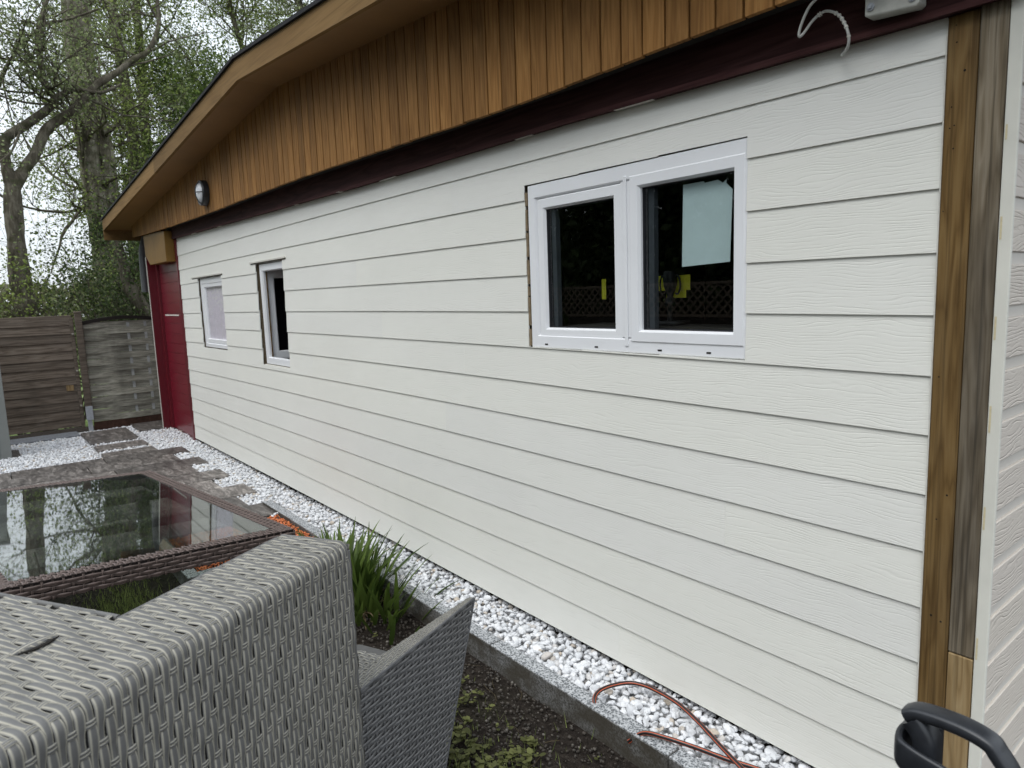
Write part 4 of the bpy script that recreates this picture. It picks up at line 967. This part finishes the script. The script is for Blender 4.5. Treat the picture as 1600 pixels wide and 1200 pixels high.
B1 = [(-17, 1.3, G0), (-17, 1.30, 2.39), (-17, 1.30, 3.67), (-17, 1.47, 4.81), (-17, 1.49, 5.78), (-17, 1.44, 6.46), (-17, 1.38, 7.39), (-17, 1.32, 9.5)]
B2 = [(-18, 2.1, G0), (-18, 2.01, 2.74), (-18, 1.94, 4.27), (-18, 1.96, 5.47), (-18, 1.99, 6.64), (-18, 2.04, 7.81), (-18, 2.09, 10)]
tree('woodland_tree', 'slender leafy tree next right of the poplar', [(B1, .17, .09)], along(B1, 26, .25, 1, 1.7, .03, (0, .1, .3)), 'bark', 'leaf_spring', .06, 18, .14)
tree('woodland_tree', 'thin-trunked leafy tree just left of the roof corner, behind the slender one', [(B2, .15, .08)], along(B2, 28, .2, 1, 1.9, .03, (0, .3, .2)), 'bark', 'leaf_spring', .06, 20, .16)
B3 = [(-17, 3.3, G0), (-17, 3.2, 3), (-17, 3.1, 5), (-17, 3.15, 6.6)]
tree('leafy_tree', 'dense dark green bushy tree rising above the roof slope', [(B3, .12, .05)], along(B3, 44, .35, 1, 1.5, .02, (0, 0, .1)), 'bark', 'leaf_strap', .065, 44, .20)
B4 = [(-18, 4.9, G0), (-18, 4.72, 7.21), (-18, 4.46, 7.96), (-18, 4.25, 8.84), (-18, 4.1, 10.2)]
tree('woodland_tree', 'yellow-green spring tree with thin stems above the roof ridge', [(B4, .10, .04)], along(B4, 24, .3, 1, 2.0, .022, (0, .2, .3)), 'bark', 'leaf_spring', .06, 17, .15)
B5 = [(-16, 5.6, G0), (-16, 5.31, 7.84), (-16, 5.23, 8.41), (-16, 5.12, 9.6)]
tree('woodland_tree', 'sparse tree right of the others, its bare stem against the sky above the roof', [(B5, .14, .06)], along(B5, 16, .5, 1, 1.7, .02, (0, .2, .3)), 'bark', 'leaf_grey', .06, 14, .15)
B6 = [(-19, -3.6, G0), (-19, -3.2, 3), (-19, -2.8, 6), (-19, -2.7, 9)]
tree('woodland_tree', 'leafy tree in the top left corner beyond the forked tree', [(B6, .14, .06)], along(B6, 24, .4, 1, 2.2, .022, (0, .5, .2)), 'bark', 'leaf_grey', .055, 13, .15)
DD = [(-12, .95, 0.2), (-12, .33, 1.63), (-12, .22, 1.94), (-12, .17, 2.3), (-12, .13, 2.75)]
tree('dead_stump_tree', 'dark broken leaning stem in front of the poplar foot', [(DD, .14, .05)], [((-12, .25, 1.9), (0, .5, .7), .5, .03)], 'bark', 'leaf_dark', .06, 20, .1)
# shrubs behind the fence
def shrub(label, y, x, h_, wd, leaf, n, seed_dry=False, zc=0, ls=.05):
    o = thing('shrub', label, 'shrub', (x, y, G0), 'shrubs behind the fence'); wood = MB(); L = []
    for _ in range(9):
        d = np.array([rng.normal(0, .25), rng.normal(0, .35), 1.0]); branch(wood, L, np.array([x + rng.normal(0, .15), y + rng.normal(0, wd * .3), G0]), d, h_ * rng.uniform(.6, 1), .02, 0, 2, n, .3, .12)
    build('stems', wood, M['bark'], o, smooth=True); lf = MB(); leaf_quads(lf, L, ls); build('leaves', lf, M[leaf], o)
shrub('leafy shrub below the forked tree at the left edge', -1.9, -12.1, 2.6, .9, 'leaf_spring', 34)
shrub('green twiggy shrub directly behind the dark fence panel', -1.15, -12.1, 2.2, .6, 'leaf_spring', 22)
shrub('sparse twiggy shrub left of the fence post, against the pale sky', -.65, -12.2, 3.0, .5, 'leaf_grey', 10)
shrub('ivy-dark shrub at the poplar foot above the pale panel', .55, -13.4, 2.4, .6, 'leaf_dark', 55)
shrub('dark evergreen shrub beside the downpipe', 1.0, -12.6, 3.1, .5, 'leaf_dark', 60)
shrub('loose green shrub between the poplar and the house corner', 1.6, -15.2, 3.9, .9, 'leaf_spring', 36)
# far tree line and field hedge
fh = MB()
n = 26000; yy_ = rng.uniform(-30, 40, n); top_ = 2.4 + .9 * np.sin(yy_ * .35) + .5 * np.sin(yy_ * 1.3 + 1); zz_ = -.7 + (top_ + .7) * rng.random(n) ** .8
leaf_quads(fh, np.stack([-46 + rng.normal(0, 1.2, n), yy_, zz_], -1), .42); tag(build('far_hedge', fh, mat_leaf('leaf_far', (.085, .085, .045), (.17, .16, .085)), kind='stuff'), 'distant brownish hedge line across the field', 'hedge')
# world behind the camera (mirrored in the panes): lattice-topped fence and trees
lf_ = thing('lattice_fence', 'dark timber fence with lattice top, seen mirrored in the large window', 'fence', (-4, -6.2, 0))
q = MB()
for k in range(9): q.box(-11, 3, -6.22, -6.20, -.1 + k * .135, -.1 + k * .135 + .128, random.random())
build('boards', q, mat_wood('fence_x', (.02, .016, .012), (.06, .05, .04), (.10, .085, .07), 'X'), lf_)
q = MB()
for k in range(100):
    x = -11 + k * .14
    for s_ in (-1, 1): q.obox((x, -6.2 + s_ * .006, 1.14), (s_ * .42, 0, .42), (0, .01, 0), (.02, 0, -.02 * s_))
q.box(-11, 3, -6.23, -6.18, 1.56, 1.60); q.box(-11, 3, -6.23, -6.18, 1.10, 1.14)
build('lattice', q, mat_flat('lattice', (.20, .16, .12), .8, .2), lf_)
proto = None
for k, (x, y, sc) in enumerate(((-10.5, -9.5, 1.1), (-7.3, -8.6, .95), (-4.6, -9.2, 1.15), (-1.6, -9.8, 1.0), (2.0, -10.2, 1.1))):
    if proto is None:
        o = thing('garden_tree', 'dark leafy tree behind the lattice fence, mirrored in the window panes', 'tree', (0, 0, 0), 'trees behind the lattice fence'); wood = MB(); wood.tube([(0, 0, -.3), (0, 0, 2.5), (.1, 0, 5.5)], [.2, .16, .06], 8)
        pts = []
        for _ in range(75):
            c_ = np.array([rng.normal(0, 1.1), rng.normal(0, .8), rng.uniform(.9, 6.2)]); pts.append(c_ + rng.normal(0, .45, (260, 3)))
        b1 = build('trunk', wood, M['bark'], o, smooth=True); lfm = MB(); leaf_quads(lfm, np.concatenate(pts), .17); b2 = build('crown', lfm, M['leaf_dark'], o); proto = (o, b1, b2)
    else:
        o = proto[0].copy(); COL.objects.link(o)
        for ch_ in proto[1:]:
            c2_ = ch_.copy(); COL.objects.link(c2_); c2_.parent = o
    o.location = (x, y, 0); o.rotation_euler = (0, 0, k * 1.9); o.scale = (sc, sc, sc)

# strap-leaved plant
pl_ = thing('strap_leaf_plant', 'clump of long strap-shaped green leaves beside the kerb', 'plant', (-2.62, -.46, GZ))
q = MB(); qd = MB()
def strap(mb, base, ang, ln, w_, lean, bend, rv):
    n = 9; d = np.array([math.cos(ang), math.sin(ang), 0]); side = np.array([-d[1], d[0], 0]); V = []
    th = lean; p = np.array(base, float)
    for i in range(n + 1):
        f = i / n; ww_ = w_ * (1 - f ** 2.2) * (.7 + .6 * min(f * 4, 1)) / 1.3 + .0006
        nrm = np.array([-d[0] * math.cos(th), -d[1] * math.cos(th), math.sin(th)])
        V += [p - side * ww_, p - nrm * ww_ * .35 * 0 + np.array([0, 0, -.2 * ww_]), p + side * ww_]
        p = p + (d * math.sin(th) + np.array([0, 0, math.cos(th)])) * ln / n; th += bend / n
    F = []
    for i in range(n): a = 3 * i; F += [(a, a + 1, a + 4, a + 3), (a + 1, a + 2, a + 5, a + 4)]
    mb.add(V, F, rv)
for k in range(300):
    r_ = abs(rng.normal(0, .13)); th = rng.uniform(0, 6.28); b_ = (-2.68 + r_ * 1.9 * math.cos(th) * 1.15, -.45 + .75 * r_ * math.sin(th), GZ)
    strap(q, b_, th + rng.normal(0, .5), rng.uniform(.20, .40), .0135, rng.uniform(.02, .40) + r_ * 1.6, rng.uniform(.1, .8), rng.random())
for k in range(40):
    th = rng.uniform(0, 6.28); r_ = rng.uniform(.05, .2); strap(qd, (-2.58 + r_ * math.cos(th), -.46 + r_ * .7 * math.sin(th), GZ), th, rng.uniform(.12, .22), .006, rng.uniform(.8, 1.3), .6, rng.random())
build('leaves', q, M['leaf_strap'], pl_, smooth=True); build('dry_leaves', qd, M['leaf_dry'], pl_, smooth=True)
# weeds and grass (uncountable)
q = MB()
def weed_patch(cx, cy, rx, ry, n):
    for _ in range(int(n * .55)):
        x, y = rng.normal(cx, rx), rng.normal(cy, ry)
        if y > -.32: continue
        for k in range(rng.integers(3, 7)):
            th = rng.uniform(0, 6.28); l_ = rng.uniform(.006, .028); w_ = l_ * .38; p = np.array([x, y, GZ + rng.uniform(.0, .022)]); d = np.array([math.cos(th), math.sin(th), rng.uniform(-.1, .5)]); s_ = np.array([-d[1], d[0], 0])
            q.add([p, p + d * l_ * .35 + s_ * w_, p + d * l_ * .75 + s_ * w_ * .8, p + d * l_, p + d * l_ * .75 - s_ * w_ * .8, p + d * l_ * .35 - s_ * w_], [(0, 1, 2, 3, 4, 5)], rng.random())
for a in ((-1.17, -.72, .09, .05, 90), (-1.02, -.60, .05, .04, 45), (-1.46, -.60, .03, .06, 45), (-1.35, -.72, .04, .05, 40), (-.92, -.66, .04, .05, 35), (-1.2, -.52, .10, .03, 16), (-.7, -.7, .2, .15, 60), (-1.6, -.45, .04, .04, 8), (-1.08, -.50, .02, .02, 12), (-2.0, -.5, .2, .1, 12)): weed_patch(*a)
tag(build('weeds', q, M['leaf_weed'], kind='stuff'), 'small green weeds growing through the dark soil by the kerb', 'weeds')
q = MB()
for (cx, cy, rx, ry, n) in ((-3.35, -1.42, .30, .10, 1500), (-3.0, -1.55, .35, .15, 900), (-1.3, -.85, .25, .12, 500), (-1.0, -.6, .3, .12, 150)):
    for _ in range(n):
        x, y = rng.normal(cx, rx), rng.normal(cy, ry); th = rng.uniform(0, 6.28); h_ = rng.uniform(.02, .06); d = np.array([math.cos(th), math.sin(th), 0]) * h_ * rng.uniform(.1, .8)
        s_ = np.array([-math.sin(th), math.cos(th), 0]) * .0016
        p = np.array([x, y, GZ - .01]); q.add([p - s_, p + s_, p + d + np.array([0, 0, h_])], [(0, 1, 2)], rng.random())
tag(build('grass', q, mat_leaf('leaf_grass', (.09, .12, .03), (.33, .38, .12)), kind='stuff'), 'short scrubby grass on the soil below the table', 'grass')
# soil litter
q = MB()
for _ in range(4200):
    x, y = (rng.uniform(-4.0, .2), rng.uniform(-1.7, -.33)) if rng.random() < .3 else (rng.uniform(-2.6, -.5), rng.uniform(-.95, -.31)); s = rng.uniform(.002, .008) * (1.5 if rng.random() < .06 else 1); v, f = ICO[1]
    q.add(v * s * rng.uniform(.6, 1.2, 3) + (x, y, GZ - .004), f, rng.random())
tag(build('soil_crumbs', q, mat_pebble('crumbs', (.15, .135, .115), (.07, .058, .046), (.03, .025, .02)), kind='stuff'), 'loose crumbs of earth and tiny stones on the planting bed', 'soil')
q = MB()
for _ in range(70):
    x, y = rng.uniform(-3.2, -.3), rng.uniform(-1.0, -.33); th = rng.uniform(0, 6.28); l_ = rng.uniform(.04, .16)
    P__ = catmull([(x, y, GZ), (x + l_ * .5 * math.cos(th), y + l_ * .5 * math.sin(th), GZ + .008), (x + l_ * math.cos(th + .3), y + l_ * math.sin(th + .3), GZ)], 3); q.tube(P__, rng.uniform(.0006, .0016), 4)
tag(build('twigs', q, M['leaf_dry'], kind='stuff'), 'thin dry twigs and stalks scattered over the bed', 'twigs')
